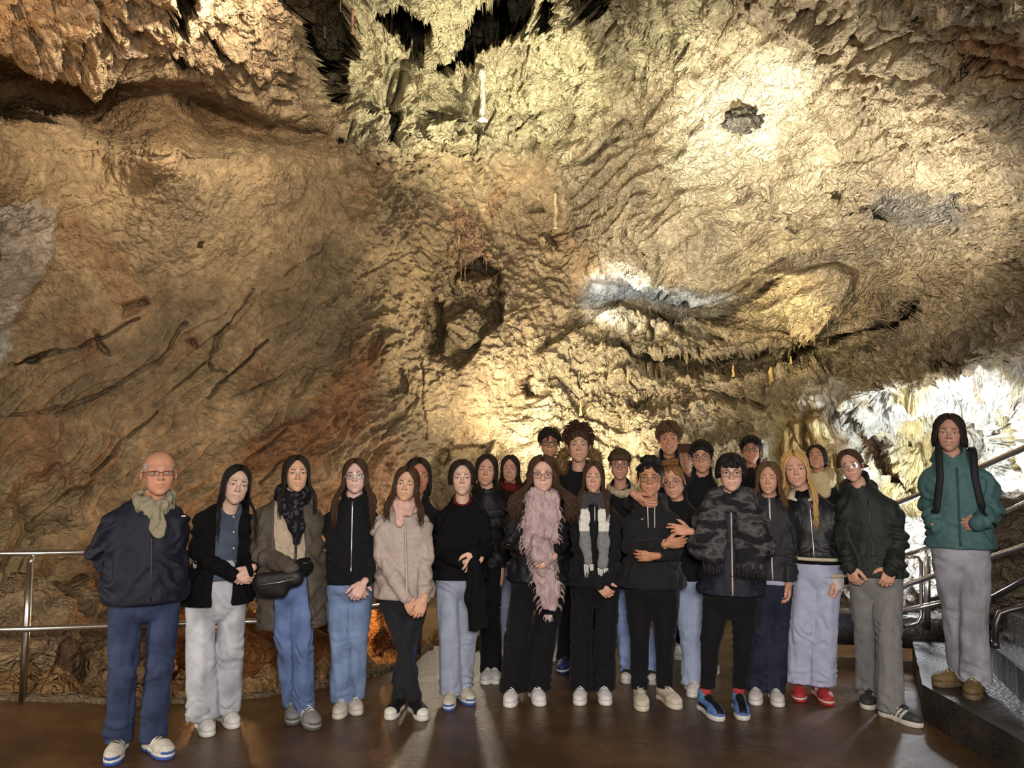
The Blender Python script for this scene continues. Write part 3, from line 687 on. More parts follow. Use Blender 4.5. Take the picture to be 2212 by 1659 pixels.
def vcol_mat(name, rough=.6, spec=.4, coat=0.0, bump=0.0, bscale=300):
    m, nt, b = nt_new(name); vc = N(nt, 'ShaderNodeVertexColor'); vc.layer_name = 'Col'
    tc = N(nt, 'ShaderNodeTexCoord'); n = N(nt, 'ShaderNodeTexNoise'); n.inputs['Scale'].default_value = 60; n.inputs['Detail'].default_value = 4; nt.links.new(tc.outputs['Object'], n.inputs['Vector'])
    r = N(nt, 'ShaderNodeMapRange'); r.inputs['From Min'].default_value = .3; r.inputs['From Max'].default_value = .7; r.inputs['To Min'].default_value = .8; r.inputs['To Max'].default_value = 1.12; nt.links.new(n.outputs['Fac'], r.inputs['Value'])
    v = N(nt, 'ShaderNodeVectorMath', operation='SCALE'); nt.links.new(vc.outputs['Color'], v.inputs[0]); nt.links.new(r.outputs[0], v.inputs['Scale']); nt.links.new(v.outputs[0], b.inputs['Base Color'])
    b.inputs['Roughness'].default_value = rough; b.inputs['Specular IOR Level'].default_value = spec; b.inputs['Coat Weight'].default_value = coat
    if bump:
        bp = N(nt, 'ShaderNodeBump'); bp.inputs['Strength'].default_value = bump; bp.inputs['Distance'].default_value = .006; n2 = N(nt, 'ShaderNodeTexNoise'); n2.inputs['Scale'].default_value = bscale
        nt.links.new(tc.outputs['Object'], n2.inputs['Vector']); nt.links.new(n2.outputs['Fac'], bp.inputs['Height']); nt.links.new(bp.outputs['Normal'], b.inputs['Normal'])
    return m
EYE_M = vcol_mat('eye', .12, .5, .5); SHOE_M = vcol_mat('shoe', .55, .35, 0, .3, 250); TEETH = plain('teeth', srgb(205, 196, 180), .3)
def hair_mat(name, rgb):
    key = 'hair_' + name
    if key in _mats: return _mats[key]
    m, nt, b = nt_new(key); tc = N(nt, 'ShaderNodeTexCoord'); mp = N(nt, 'ShaderNodeMapping'); mp.inputs['Scale'].default_value = (150, 150, 9)
    nt.links.new(tc.outputs['Object'], mp.inputs['Vector']); n = N(nt, 'ShaderNodeTexNoise'); n.inputs['Scale'].default_value = 1; n.inputs['Detail'].default_value = 3; nt.links.new(mp.outputs[0], n.inputs['Vector'])
    r = N(nt, 'ShaderNodeValToRGB'); r.color_ramp.elements[0].position = .3; r.color_ramp.elements[1].position = .72
    r.color_ramp.elements[0].color = (*[c * .55 for c in rgb], 1); r.color_ramp.elements[1].color = (*[min(1, c * 1.5) for c in rgb], 1)
    nt.links.new(n.outputs['Fac'], r.inputs['Fac']); nt.links.new(r.outputs[0], b.inputs['Base Color'])
    bp = N(nt, 'ShaderNodeBump'); bp.inputs['Strength'].default_value = .5; bp.inputs['Distance'].default_value = .004; nt.links.new(n.outputs['Fac'], bp.inputs['Height']); nt.links.new(bp.outputs['Normal'], b.inputs['Normal'])
    b.inputs['Roughness'].default_value = .6; b.inputs['Specular IOR Level'].default_value = .25; _mats[key] = m; return m
HAIRC = dict(black=srgb(26, 22, 20), dark=srgb(40, 30, 24), brown=srgb(66, 46, 33), mid=srgb(92, 66, 44), light=srgb(128, 92, 58), blonde=srgb(196, 154, 98), grey=srgb(168, 160, 150))
def cloth(name, rgb, kind='cotton'):
    key = f'{kind}_{name}'
    if key in _mats: return _mats[key]
    if kind == 'cotton': return plain(key, rgb, .85, spec=.2, bump=.25, bscale=260, var=.10, vscale=18, sheen=.05)
    if kind == 'knit': return plain(key, rgb, .9, spec=.15, bump=.3, bscale=140, var=.18, vscale=60)
    if kind == 'puffer': return plain(key, rgb, .55, spec=.25, bump=.2, bscale=60, var=.08, vscale=12)
    if kind == 'leather': return plain(key, rgb, .5, spec=.4, bump=.25, bscale=70, var=.1, vscale=20)
    if kind == 'shell': return plain(key, rgb, .62, spec=.3, bump=.3, bscale=160, var=.12, vscale=45)
    if kind == 'denim':
        m, nt, b = nt_new(key); tc = N(nt, 'ShaderNodeTexCoord')
        n = N(nt, 'ShaderNodeTexNoise'); n.inputs['Scale'].default_value = 7; n.inputs['Detail'].default_value = 3; nt.links.new(tc.outputs['Object'], n.inputs['Vector'])
        g = N(nt, 'ShaderNodeTexNoise'); g.inputs['Scale'].default_value = 220; g.inputs['Detail'].default_value = 2; nt.links.new(tc.outputs['Object'], g.inputs['Vector'])
        ad = N(nt, 'ShaderNodeMath', operation='MULTIPLY_ADD'); ad.inputs[1].default_value = .35; nt.links.new(g.outputs['Fac'], ad.inputs[0]); nt.links.new(n.outputs['Fac'], ad.inputs[2])
        r = N(nt, 'ShaderNodeValToRGB'); r.color_ramp.elements[0].position = .50; r.color_ramp.elements[1].position = .86
        r.color_ramp.elements[0].color = (*[c * .72 for c in rgb], 1); r.color_ramp.elements[1].color = (*[min(1, c * 1.35 + .01) for c in rgb], 1)
        nt.links.new(ad.outputs[0], r.inputs['Fac']); nt.links.new(r.outputs[0], b.inputs['Base Color'])
        bp = N(nt, 'ShaderNodeBump'); bp.inputs['Strength'].default_value = .3; bp.inputs['Distance'].default_value = .004; nt.links.new(g.outputs['Fac'], bp.inputs['Height']); nt.links.new(bp.outputs['Normal'], b.inputs['Normal'])
        b.inputs['Roughness'].default_value = .85; b.inputs['Specular IOR Level'].default_value = .2; _mats[key] = m; return m

# ------------------------------------------------------------------ shoes
def make_shoe(style, upper, sole, accent, lace):
    hi = style in ('canvas', 'dunk'); run = style in ('runner',)
    f = Field((-.065, -.215, -.005), (.065, .095, .135), .0062)
    f.ell((0, -.135, .040), (.045, .062, .034), .0); f.cone((0, -.10, .042), (0, .030, .062), .043, .036, .03, sx=1.0)
    f.cone((0, .012, .055), (0, .020, .118 if hi else .100), .034, .036, .025); f.ell((0, .050, .045), (.033, .030, .045), .02)
    f.cone((0, .02, .14), (0, .02, .085), .028, .026, .006, 'sub')
    f.plane((0, 0, .018), (0, 0, -1)); V, Q = f.nets()
    c = np.tile(np.array(srgb(*upper), np.float32), (len(V), 1)); A = np.array(srgb(*accent), np.float32)
    x, y, z = V.T
    if style == 'canvas': c[y < -.155] = srgb(226, 222, 212)
    if style == 'dunk':
        c[(y > -.05) & (z > .07)] = srgb(84, 132, 168); c[(abs(x) < .024) & (y < -.02) & (z > .045)] = A; c[(abs(x) > .028) & (y > -.10) & (y < .02) & (z < .055)] = A
    if style == 'stripe':
        for k in range(3): c[(abs(y + .035 + .03 * k + (z - .04) * .6) < .0085) & (abs(x) > .022) & (z > .022)] = A
    if style in ('runner', 'suede'):
        c[((y < -.165) & (z < .042)) | (y > .062)] = A; c[(abs(x) > .026) & (abs(y + .04) < .022 + .2 * (z - .03)) & (z > .03)] = srgb(222, 220, 214)
    if style == 'court': c[(abs(y + .115) < .006)] = A
    up = mesh_from('upper', V, Q, colors=c)
    f = Field((-.07, -.22, -.012), (.07, .10, .06), .0062); th = .034 if run else .027
    f.ell((0, -.128, .012), (.048, .068, .06), 0); f.ell((0, .038, .012), (.038, .044, .06), 0); f.cone((0, -.10, .012), (0, .03, .012), .044, .036, .02)
    f.plane((0, 0, 0), (0, 0, -1)); f.plane((0, 0, th), (0, 0.05, 1)); V, Q = f.nets()
    c = np.tile(np.array(srgb(*sole), np.float32), (len(V), 1))
    if run: c[(V[:, 2] < .016)] = A
    so = mesh_from('sole', V, Q, colors=c)
    mb = MB()
    for k in range(4):
        t = k / 3; yy = -.105 + .075 * t; zz = .089 + .014 * t; w = .022
        mb.tube([(-w, yy + .006, zz - .010), (0, yy, zz + .003), (w, yy - .006, zz - .010)], .0032, 5)
    for s in (-1, 1):
        th_ = np.linspace(0, math.pi * 1.6, 7); mb.tube(np.stack([s * (.004 + .016 * np.sin(th_ * .6)), -.036 - .012 * np.sin(th_), .112 - .006 * th_], 1), .0026, 5)
    la = mb.mesh('laces'); lm = plain('lace_%d_%d_%d' % lace, srgb(*lace), .8)
    up.materials.append(SHOE_M); so.materials.append(SHOE_M); la.materials.append(lm)
    return up, so, la
SHOES = {}
def shoe(style, upper=(224, 220, 214), sole=(232, 229, 222), accent=(180, 178, 172), lace=(230, 228, 224)):
    k = (style, upper, sole, accent, lace)
    if k not in SHOES: SHOES[k] = make_shoe(*k)
    return SHOES[k]

# ------------------------------------------------------------------ hair
HC = np.array([0, .012, .030])
def strand_fall(M, hs, pts):
    """head-space points -> person space; what hangs below the ears hangs straight down"""
    pts = np.asarray(pts, float); zc = -.03; lo = np.minimum(pts[:, 2] - zc, 0); q = pts.copy(); q[:, 2] = np.maximum(q[:, 2], zc)
    out = q @ M[:3, :3].T + M[:3, 3]; out[:, 2] += lo * hs; return out
def tubes(mb, P, R, n=5, flat=.5):
    for p, r in zip(P, R): mb.tube(p, r, n, flat=flat, up=None)
def hair_long(mb, M, hs, rng, length=.36, phimin=46, wave=.0, wn=3, vol=1.0, front_thr=92, part=0.0, n=46, chest=.125, spread=.03, frizz=.003, tuck=False, lenvar=.12, front_len=None):
    for side in (-1, 1):
        for layer in range(2):
            n_ = int(n * 1.3)
            for i in range(n_):
                ph = phimin + (178 - phimin) * ((i + rng.uniform(-.4, .4)) / (n_ - 1)); ph = max(phimin - 4, ph); a = math.radians(ph)
                u = (ph - phimin) / (180 - phimin)
                rad = np.array([.078, .096, .087]) * vol * (1.0 + .035 * layer) + rng.uniform(-.002, .002)
                rd = np.array([side * .05 + part, -.70 + 1.33 * u, .70]); rd /= np.linalg.norm(rd)
                ed = np.array([side * math.sin(a), -math.cos(a), 0.0])
                pts = []
                for t in np.linspace(0, 1, 6):
                    d = (1 - t) * rd + t * ed; d /= np.linalg.norm(d); pts.append(HC + rad * d)
                e = pts[-1]; front = ph < front_thr; L = (front_len if (front and front_len) else length) * (1 + rng.uniform(-lenvar, lenvar)); m = 9
                tx = side * (.078 + spread * rng.uniform(.6, 1.3)) if front else e[0] * (1.12 + spread)
                ty = -chest + rng.uniform(-.008, .008) if front else max(e[1], .05) + .055 + rng.uniform(-.012, .012)
                w0 = rng.uniform(0, 6.28); wa = wave * rng.uniform(.6, 1.3)
                for k in range(1, m + 1):
                    t = k / m; z = e[2] - (L + .03) * t; g = smooth(t * (L + .03), .08, .20)
                    x = e[0] * (1.0 + (.05 if tuck else .0)) + (tx - e[0]) * g; y = e[1] + (ty - e[1]) * g
                    if ph < 75 and t * (L + .03) < .16: x = side * max(abs(x), .066 + .010 * math.sin(min(1, t * (L + .03) / .16) * math.pi))
                    x += wa * math.sin(w0 + t * wn * 6.28) * t ** .5 + frizz * rng.normal(); y += wa * .7 * math.cos(w0 * 1.3 + t * wn * 6.28) * t ** .5 + frizz * rng.normal()
                    pts.append(np.array([x, y, z]))
                P = strand_fall(M, hs, pts); r = np.interp(np.linspace(0, 1, len(P)), [0, .12, .4, .75, 1], [.006, .0105, .0098, .0068, .0008]) * hs * rng.uniform(.8, 1.25)
                mb.tube(P, r, 5, flat=.55)
def hair_cap(mb, M, hs, rng, t=.010, face=(.064, .060, .100), face_c=(0, -.100, -.040), nape=-.05, rough=.004, up=.0, seed=0, side_z=-.012, top_cut=None):
    f = Field((-.12, -.13, -.14), (.12, .15, .16), .0055)
    f.ell(HC + np.array([0, .004, up * .5]), (.0735 + t, .092 + t, .081 + t + up), 0); f.ell(face_c, face, .006, 'sub')
    f.plane((0, .02, side_z), (0, -.45, -1)); 
    f.ell((0, .035, nape), (.062, .062, .05), .02)
    f.ell(face_c, face, .006, 'sub')
    if top_cut: f.plane((0, 0, top_cut), (0, -.25, 1))
    V, Q = f.nets(); Nn = vnormals(V, Q); d = fbm(V * np.array([55, 55, 30]) + seed, 3) * rough * 1.6; V = V + Nn * d[:, None]
    mb.add(strand_fall(M, hs, V), Q)
def hair_short(mb, M, hs, rng, n=260, length=.045, lift=.35, forward=.6, fringe=0.6, curl=0.0, zmin=-.12, phimin=58, rad=.0105, side=0.0, top=0.0):
    for i in range(n):
        z = rng.uniform(zmin, 1.0); a = rng.uniform(0, 2 * math.pi); s = math.sqrt(max(0, 1 - z * z)); d = np.array([s * math.sin(a), -s * math.cos(a), z])
        ph = abs((math.degrees(a) + 180) % 360 - 180)
        if z < .66 and ph < phimin: continue
        if z < .15 and ph < 82: continue
        p = HC + np.array([.078, .097, .087 + top * max(0, z)]) * d; nrm = d / np.array([.079, .098, .088]); nrm /= np.linalg.norm(nrm)
        tang = np.array([side + d[0] * .5, -forward, -.45]) if d[1] < .15 else np.array([d[0] * .6, .15, -1.0])
        tang = tang + rng.normal(size=3) * .25; tang = tang - nrm * (tang @ nrm); tang /= np.linalg.norm(tang) + 1e-6
        front = max(0, -d[1]) * max(0, z); L = length * rng.uniform(.75, 1.2) * (1 + fringe * front * 2); pts = [p - nrm * .006]
        if z < .2: L *= .6
        c = rng.uniform(0, 6.28)
        for k in range(1, 6):
            t = k / 5; q = p + L * t * tang + nrm * (lift * L * math.sin(min(1, t * 1.1) * math.pi * .62)) - nrm * 6.0 * (L * t) ** 2 * (1 - lift)
            q = q + curl * np.array([math.cos(c + 6 * t), math.sin(c + 6 * t) * .6, math.sin(c + 5 * t)]) * .010 * t ** .5
            dd = (q - HC) / np.array([.078, .099, .088]); r_ = np.linalg.norm(dd)
            if r_ < 1.02 and q[2] > .02: q = HC + (q - HC) * (1.03 / r_)
            pts.append(q)
        pts = np.array(pts); P = pts @ M[:3, :3].T + M[:3, 3]; mb.tube(P, np.array([.8, 1.0, 1.0, .85, .6, .15]) * rad * hs * rng.uniform(.75, 1.2), 5, flat=.5)
def hair_bob(mb, M, hs, rng, length=.10, phimin=40, n=44, vol=1.03, part=0.02, fringe=False, flick=.0, asym=0.0):
    for side in (-1, 1):
        for layer in range(2):
            for i in range(n):
                ph = phimin + (178 - phimin) * i / (n - 1) + rng.uniform(-2, 2); a = math.radians(ph); u = (ph - phimin) / (180 - phimin)
                rad = np.array([.079, .097, .089]) * vol * (1 + .03 * layer); rd = np.array([side * .05 + part, -.70 + 1.28 * u, .70]); rd /= np.linalg.norm(rd)
                ed = np.array([side * math.sin(a), -math.cos(a), 0.0]); pts = []
                for t in np.linspace(0, 1, 6):
                    d = (1 - t) * rd + t * ed; d /= np.linalg.norm(d); pts.append(HC + rad * d)
                e = pts[-1]; L = (length + asym * side) * (1 + rng.uniform(-.12, .10)) + .03
                for k in range(1, 6):
                    t = k / 5; z = e[2] - L * t; x = e[0] * (1 + .06 * math.sin(t * 2.6)) + side * flick * t * t + rng.normal() * .0015; y = e[1] * (1 - .15 * t) + .01 * t + rng.normal() * .0015
                    pts.append(np.array([x, y, z]))
                P = strand_fall(M, hs, pts); mb.tube(P, np.interp(np.linspace(0, 1, len(P)), [0, .15, .5, .85, 1], [.006, .0115, .0115, .0095, .003]) * hs * rng.uniform(.85, 1.2), 5, flat=.55)
    if fringe:
        for i in range(34):
            x0 = rng.uniform(-.058, .058); L = rng.uniform(.045, .062) + (.014 if abs(x0) > .035 else 0)
            p0 = HC + np.array([.080, .098, .091]) * (np.array([x0 / .12, -.45, .88]) / np.linalg.norm([x0 / .12, -.45, .88])); pts = [p0]
            for k in range(1, 6):
                t = k / 5; th = math.radians(28 + 58 * t); d = np.array([x0 / .075, -math.sqrt(max(.05, 1 - (x0 / .085) ** 2)) * math.sin(th), math.cos(th) * .95]); d[0] *= .75; d /= np.linalg.norm(d)
                q = HC + np.array([.080, .102, .091]) * d; q[2] -= max(0, t - .6) * L * .35; pts.append(q + rng.normal(size=3) * .001)
            P = np.array(pts) @ M[:3, :3].T + M[:3, 3]; mb.tube(P, np.array([.007, .011, .011, .010, .008, .002]) * hs, 5, flat=.5)

# ------------------------------------------------------------------ spectacles
def glasses(parent, M, hs, shape='round', mat=None, r=.0225, thick=.0012, lens_tint=(.9, .95, 1), dz=-.004, tilt=0):
    mb = MB(); ex = .0335; ye = -.1035; n = 28; th = np.arange(n) * 2 * math.pi / n; e = dict(round=1.0, square=.62, oval=.85, half=.7)[shape]
    sx = r * (1.12 if shape != 'round' else 1.0); sz = r * dict(round=1.0, square=.82, oval=.80, half=.52)[shape]
    lenses = []
    for s in (-1, 1):
        c, sn = np.cos(th), np.sin(th); px_ = np.sign(c) * np.abs(c) ** e * sx; pz = np.sign(sn) * np.abs(sn) ** e * sz
        P = np.stack([s * ex + px_, ye + .010 * ((s * ex + px_) / .05) ** 2 + 0 * th, dz + pz], 1); lenses.append(P)
        mb.tube(P @ M[:3, :3].T + M[:3, 3], thick * hs, 6, closed=True)
        T = np.array([(s * (ex + sx), ye + .012, dz + .004), (s * .074, -.080, dz + .006), (s * .081, -.02, dz + .006), (s * .082, .010, dz + .002), (s * .080, .03, dz - .018)])
        mb.tube(T @ M[:3, :3].T + M[:3, 3], thick * 1.1 * hs, 5)
    Bp = np.array([(-ex + sx, ye + .002, dz + .003), (0, ye - .003, dz + .006), (ex - sx, ye + .002, dz + .003)]); mb.tube(Bp @ M[:3, :3].T + M[:3, 3], thick * hs, 5)
    g = mb.build('glasses', mat, parent)
    for P in lenses:
        c = P.mean(0); V = np.vstack([P, c + np.array([0, -.0015, 0])]); T = [(i, (i + 1) % n, n) for i in range(n)]
        link('lens', mesh_from('lens', V @ M[:3, :3].T + M[:3, 3], None, T), LENS, g)
    return g
def lens_mat():
    m, nt, b = nt_new('lens'); nt.nodes.remove(b); out = nt.nodes['Material Output']; t = N(nt, 'ShaderNodeBsdfTransparent'); t.inputs[0].default_value = (.93, .95, .97, 1)
    g = N(nt, 'ShaderNodeBsdfGlossy'); g.inputs['Roughness'].default_value = .03; g.inputs['Color'].default_value = (.75, .85, 1, 1); mx = N(nt, 'ShaderNodeMixShader'); mx.inputs[0].default_value = .10
    nt.links.new(t.outputs[0], mx.inputs[1]); nt.links.new(g.outputs[0], mx.inputs[2]); nt.links.new(mx.outputs[0], out.inputs[0]); return m
LENS = lens_mat()

def limb_frame(d, n):
    d = np.asarray(d, float); d /= np.linalg.norm(d); n = np.asarray(n, float); n = n - d * (n @ d); n /= np.linalg.norm(n); z = -n; y = np.cross(z, d); return np.stack([d, y, z], 1)

class Person:
    """stands at the origin of its empty, facing -Y; poses are given by the pixels its joints show at, at its own distance"""
    def __init__(s, head, feet, label, Y=None, sh=None, hip=None, skin=(205, 158, 130), yaw=0, pitch=0, roll=0, smile=0.0, teeth=False, toes=(-14, 14),
                 hair=None, hairc='dark', brow='dark', iris=(70, 48, 32), seed=0, width=1.0, base=0.0, elbL=None, elbR=None, hanL=None, hanR=None, dL=(-.02, -.14), dR=(-.02, -.14), fw=1.0, group=None, browk=1.0, turn=1.0):
        s.browk = browk
        s.cpx = (feet[0][0] + feet[1][0]) / 2; s.rng = np.random.default_rng(seed + 100); s.base = base; s.label = label
        g = [ground(x, y, base) for x, y in feet]
        s.Y = Y if Y is not None else float(np.mean([p[1] for p in g])) + .14
        s.ox = float(np.mean([p[0] for p in g])) if Y is None else float(at((feet[0][0] + feet[1][0]) / 2, 1200, Y)[0])
        s.th = -math.atan2(s.ox, s.Y) * turn; s.R = rot_xyz(0, 0, math.degrees(s.th)); s.o = np.array([s.ox, s.Y, base]); s.root = empty('person', s.o, s.th); tag(s.root, label, 'person', group)
        s.toe = [s.R.T @ (p - s.o) for p in g] if Y is None else [s.P(x, y) * np.array([1, 0, 0]) + np.array([0, -.16, 0]) for x, y in feet]
        s.toes = toes; top, chin = head[1], head[2]; zt = s.P(head[0], top)[2]; zb = s.P(head[0], chin)[2]
        s.H = zt; s.hs = (zt - zb) / .239; s.zchin = zb; s.s = s.zchin / 1.475
        hx = s.P(head[0], (top + chin) / 2)[0]; s.hc = np.array([hx, -.038, zt - .124 * s.hs])
        s.M = np.eye(4); s.M[:3, :3] = rot_xyz(pitch, roll, yaw) @ np.diag([fw * s.hs, s.hs, s.hs]); s.M[:3, 3] = s.hc
        xl, xr, ys = sh; s.shy = ys; a = s.P(xl, ys); b = s.P(xr, ys); s.shw = (b[0] - a[0]) / 2; s.shc = np.array([(a[0] + b[0]) / 2, .02, a[2]])
        hl, hr, hy = hip; a = s.P(hl, hy); b = s.P(hr, hy); s.hipw = (b[0] - a[0]) / 2; s.hipc = np.array([(a[0] + b[0]) / 2, .02, a[2]])
        s.width = width
        ar = .062 * s.s * width; s.ar = ar
        s.SL = s.shc + np.array([-(s.shw - ar * 1.0), .0, -ar * 1.25]); s.SR = s.shc + np.array([s.shw - ar * 1.0, .0, -ar * 1.25])
        dn = .30 * s.s
        s.EL = s.P(*elbL) + np.array([.05 * width, dL[0], 0]) if elbL else s.SL + np.array([-.012, .02, -dn]); s.ER = s.P(*elbR) + np.array([-.05 * width, dR[0], 0]) if elbR else s.SR + np.array([.012, .02, -dn])
        s.WL = s.P(*hanL) + np.array([0, dL[1], 0]) if hanL else s.EL + np.array([.01, -.05, -.25 * s.s]); s.WR = s.P(*hanR) + np.array([0, dR[1], 0]) if hanR else s.ER + np.array([-.01, -.05, -.25 * s.s])
        s.hands = []; s.skin = np.array(srgb(*skin), np.float32); s.smile = smile; s.teeth = teeth; s.hairc = hairc; s.browc = brow; s.iris = srgb(*iris); s.hair_kind = hair; s.seed = seed
        s.garments = {}
    def P(s, px, py):
        d = ray(px, py); n = s.R @ np.array([0, -1.0, 0]); return s.R.T @ (CAM + d * (((s.o - CAM) @ n) / (d @ n)) - s.o)
    def hand(s, which, d, n, curl=28, thumb=25, off=(0, 0, 0), h=.0038, glove=None, mirror=None, spread=5):
        W = s.WL if which == 'L' else s.WR; mi = mirror if mirror is not None else (1 if which == 'L' else -1)
        V, Q = make_hand(curl, spread, mi, thumb, h); F = limb_frame(d, n)
        V = (V * .98 * min(1.06, s.s * 1.03)) @ F.T + W + np.array(off); s.hands.append((V, Q, glove)); return s
    def build_body(s):
        V, T, lips = HEADS[bool(s.teeth)]; V = V.copy()
        x, y, z = V.T; w = np.exp(-((np.abs(x) - .025) ** 2 + (z + .066) ** 2) / .012 ** 2) * smooth(-y, .05, .07)
        V[:, 2] += s.smile * .006 * w; V[:, 0] += np.sign(x) * s.smile * .004 * w
        r2 = np.random.default_rng(s.seed + 5); jw = 1 + r2.uniform(-.06, .06); jm = smooth(-z, .02, .08); V[:, 0] *= 1 + (jw - 1) * jm
        nm = np.exp(-(x ** 2) / .016 ** 2) * np.exp(-((z + .026) / .022) ** 2) * smooth(-y, .08, .095); V[:, 1] -= r2.uniform(-.004, .003) * nm
        c = np.tile(s.skin, (len(V), 1)); blush = np.exp(-((np.abs(x) - .040) ** 2 + (z + .028) ** 2) / .020 ** 2) * smooth(-y, .03, .06)
        blush = np.maximum(blush, np.exp(-(x ** 2 + (z + .030) ** 2) / .012 ** 2) * smooth(-y, .09, .1)); ears = smooth(np.abs(x), .074, .080)
        c = c * (1 - .10 * blush[:, None] * np.array([.2, 1, 1.1])) * (1 - .10 * ears[:, None] * np.array([.0, 1, 1]))
        lipc = s.skin * np.array([.72, .43, .43]); c = c * (1 - .80 * lips[:, None]) + .80 * lips[:, None] * lipc
        if s.hair_kind != 'bald':
            m = np.maximum(smooth(y + .06 - .3 * np.maximum(0, .08 - z), .0, .012) * smooth(z, -.02, .0), smooth(z, .080, .088)) * (np.abs(x) < .0745) ; m = np.maximum(m, smooth(y, .05, .06) * smooth(z, -.07, -.05))
            c = c * (1 - m[:, None]) + m[:, None] * np.array(HAIRC[s.hairc]) * .9
        mb = MB(); mb.add(V @ s.M[:3, :3].T + s.M[:3, 3], None, T, c)
        # trunk, arms and legs beneath the clothes
        S = s.s; f = Field((-.55, -.40, -.02), (.55, .40, s.H), .024); f.lo += 0
        f.chain([s.hipc, (s.hipc * .5 + s.shc * .5), s.shc - np.array([0, 0, .12 * S])], [min(.10 * S, s.hipw * .75), .09 * S, min(.11 * S, s.shw * .55)], .04, sy=.7)
        f.cone(s.SL, s.SR, .045, .045, .04); f.cone(s.shc - np.array([0, 0, .05]), (s.hc[0] * .6 + s.shc[0] * .4, .01, s.zchin + .0), .055, .05, .04)
        f.chain([s.SL, s.EL, s.WL], [.040, .034, .026], .03); f.chain([s.SR, s.ER, s.WR], [.040, .034, .026], .03)
        for i, sg in ((0, -1), (1, 1)):
            ank = s.ankle(i); hp = s.hipc + np.array([sg * (s.hipw - .086 * S), 0, -.05 * S]); kn = hp * .47 + ank * .53 + np.array([0, -.025, .04])
            f.chain([hp, kn, ank + np.array([0, 0, .05])], [.050 * S, .027 * S, .022], .02)
        V, Q = f.nets(); mb.add(V, Q, None, s.skin)
        for V, Q, glove in s.hands:
            if glove is None: mb.add(V, Q, None, s.skin * np.array([1.0, .94, .92]))
        s.body = mb.build('body', SKIN, s.root)
        for V, Q, glove in s.hands:
            if glove is not None: link('glove', mesh_from('glove', V + vnormals(V, Q) * .003, Q), glove, s.root)
        for sg in (-1, 1):
            V, Q, C = EYE; c = np.array([s.iris if k == 1 else k for k in C], np.float32); E = V + np.array([sg * .0315, -.0712, -.001])
            link('eye', mesh_from('eye', E @ s.M[:3, :3].T + s.M[:3, 3], Q, colors=c), EYE_M, s.body)
        n = 9
        for sg in (-1, 1):
            t = np.linspace(0, 1, n); bx = sg * (.011 + .037 * t); bz = .0215 + .0050 * np.sin(t * 2.3) - .004 * t; by = -.0935 + 5.6 * bx ** 2
            MB().tube(np.stack([bx, by, bz], 1) @ s.M[:3, :3].T + s.M[:3, 3], np.interp(t, [0, .2, .6, 1], [.0018, .0026, .0022, .0008]) * s.hs * s.browk, 6).build('eyebrow', hair_mat(s.browc, HAIRC[s.browc]), s.body)
            lx = np.linspace(-.0150, .0150, n); lz = -.0018 + .0058 * np.sqrt(np.clip(1 - (lx / .0155) ** 2, 0, 1)); ly = -.0712 - np.sqrt(.0157 ** 2 - lx ** 2 * .85 - (lz * .9) ** 2)
            MB().tube(np.stack([sg * .0315 + lx, ly, lz], 1) @ s.M[:3, :3].T + s.M[:3, 3], np.interp(np.abs(lx), [0, .011, .015], [.0012, .0011, .0005]) * s.hs, 5).build('eyelashes', hair_mat('black', HAIRC['black']), s.body)
        if s.teeth:
            x = np.linspace(-.021, .021, 9); up = np.stack([x, -.0800 + 14 * x ** 2, -.0605 + abs(x) * .10], 1); dn = up + np.array([0, .0005, -.0085]); V = np.vstack([up, dn]); Q = [(i, i + 1, i + 10, i + 9) for i in range(8)]
            link('teeth', mesh_from('teeth', V @ s.M[:3, :3].T + s.M[:3, 3], Q), TEETH, s.body)
    def ankle(s, i):
        a = math.radians(s.toes[i]); d = np.array([math.sin(a), -math.cos(a), 0]); p = s.toe[i] - d * .195 * s.s; p[2] = 0.075; return p
    def hair(s, fn, *a, **k):
        if not hasattr(s, 'hmb'): s.hmb = MB()
        fn(s.hmb, s.M, s.hs, s.rng, *a, **k); return s
    def finish_hair(s, name='hair'):
        if hasattr(s, 'hmb'): s.hmb.build(name, hair_mat(s.hairc, HAIRC[s.hairc]), s.root)
    def shoes(s, tpl, scale=1.0, socks=None):
        for i in (0, 1):
            p = s.ankle(i); sh = empty('shoe', (p[0], p[1], 0), math.radians(s.toes[i])); sh.parent = s.root; sh.scale = (s.s * scale,) * 3
            for me, nm in zip(tpl, ('upper', 'sole', 'laces')): link(nm, me, None, sh)
            if socks is not None:
                mb = MB(); mb.tube([(p[0], p[1] + .015, .07), (p[0], p[1] + .01, .17)], [.036, .040], 12); mb.build('sock', socks, s.root)
    def trousers(s, mat, knee=.070, hem=.065, hipr=.098, drop=.03, fold=.013, name='trousers', flat=.9, top=None, break_=1.0, thigh=.088):
        S = s.s; f = Field((-.50, -.36, -.02), (.50, .36, s.hipc[2] + .22), .0115); hw = s.hipw
        f.ell(s.hipc + np.array([0, .0, .03]), (hw, hw * .72, .14 * S), .03); f.ell(s.hipc + np.array([0, .05, -.03]), (hw * .85, hw * .55, .10 * S), .05)
        f.cone(s.hipc, s.hipc + np.array([0, 0, .16]), hw * .95, hw * .85, .03, sy=.70)
        for i, sg in ((0, -1), (1, 1)):
            ank = s.ankle(i); hp = s.hipc + np.array([sg * (hw - thigh * S * .98), 0.0, -.05 * S]); kn = hp * .47 + ank * .53 + np.array([0, -.025, .04])
            an = ank + np.array([0, .0, -.02]); mid = kn * .5 + an * .5 + np.array([0, .012, 0])
            f.chain([hp, (hp + kn) / 2, kn], [thigh * S, (thigh * .55 + knee * .45) * S, knee * S], .006, sy=flat); f.chain([kn, mid, an], [knee * S, (knee * .55 + hem * .45) * S, hem * S], .004, sy=flat)
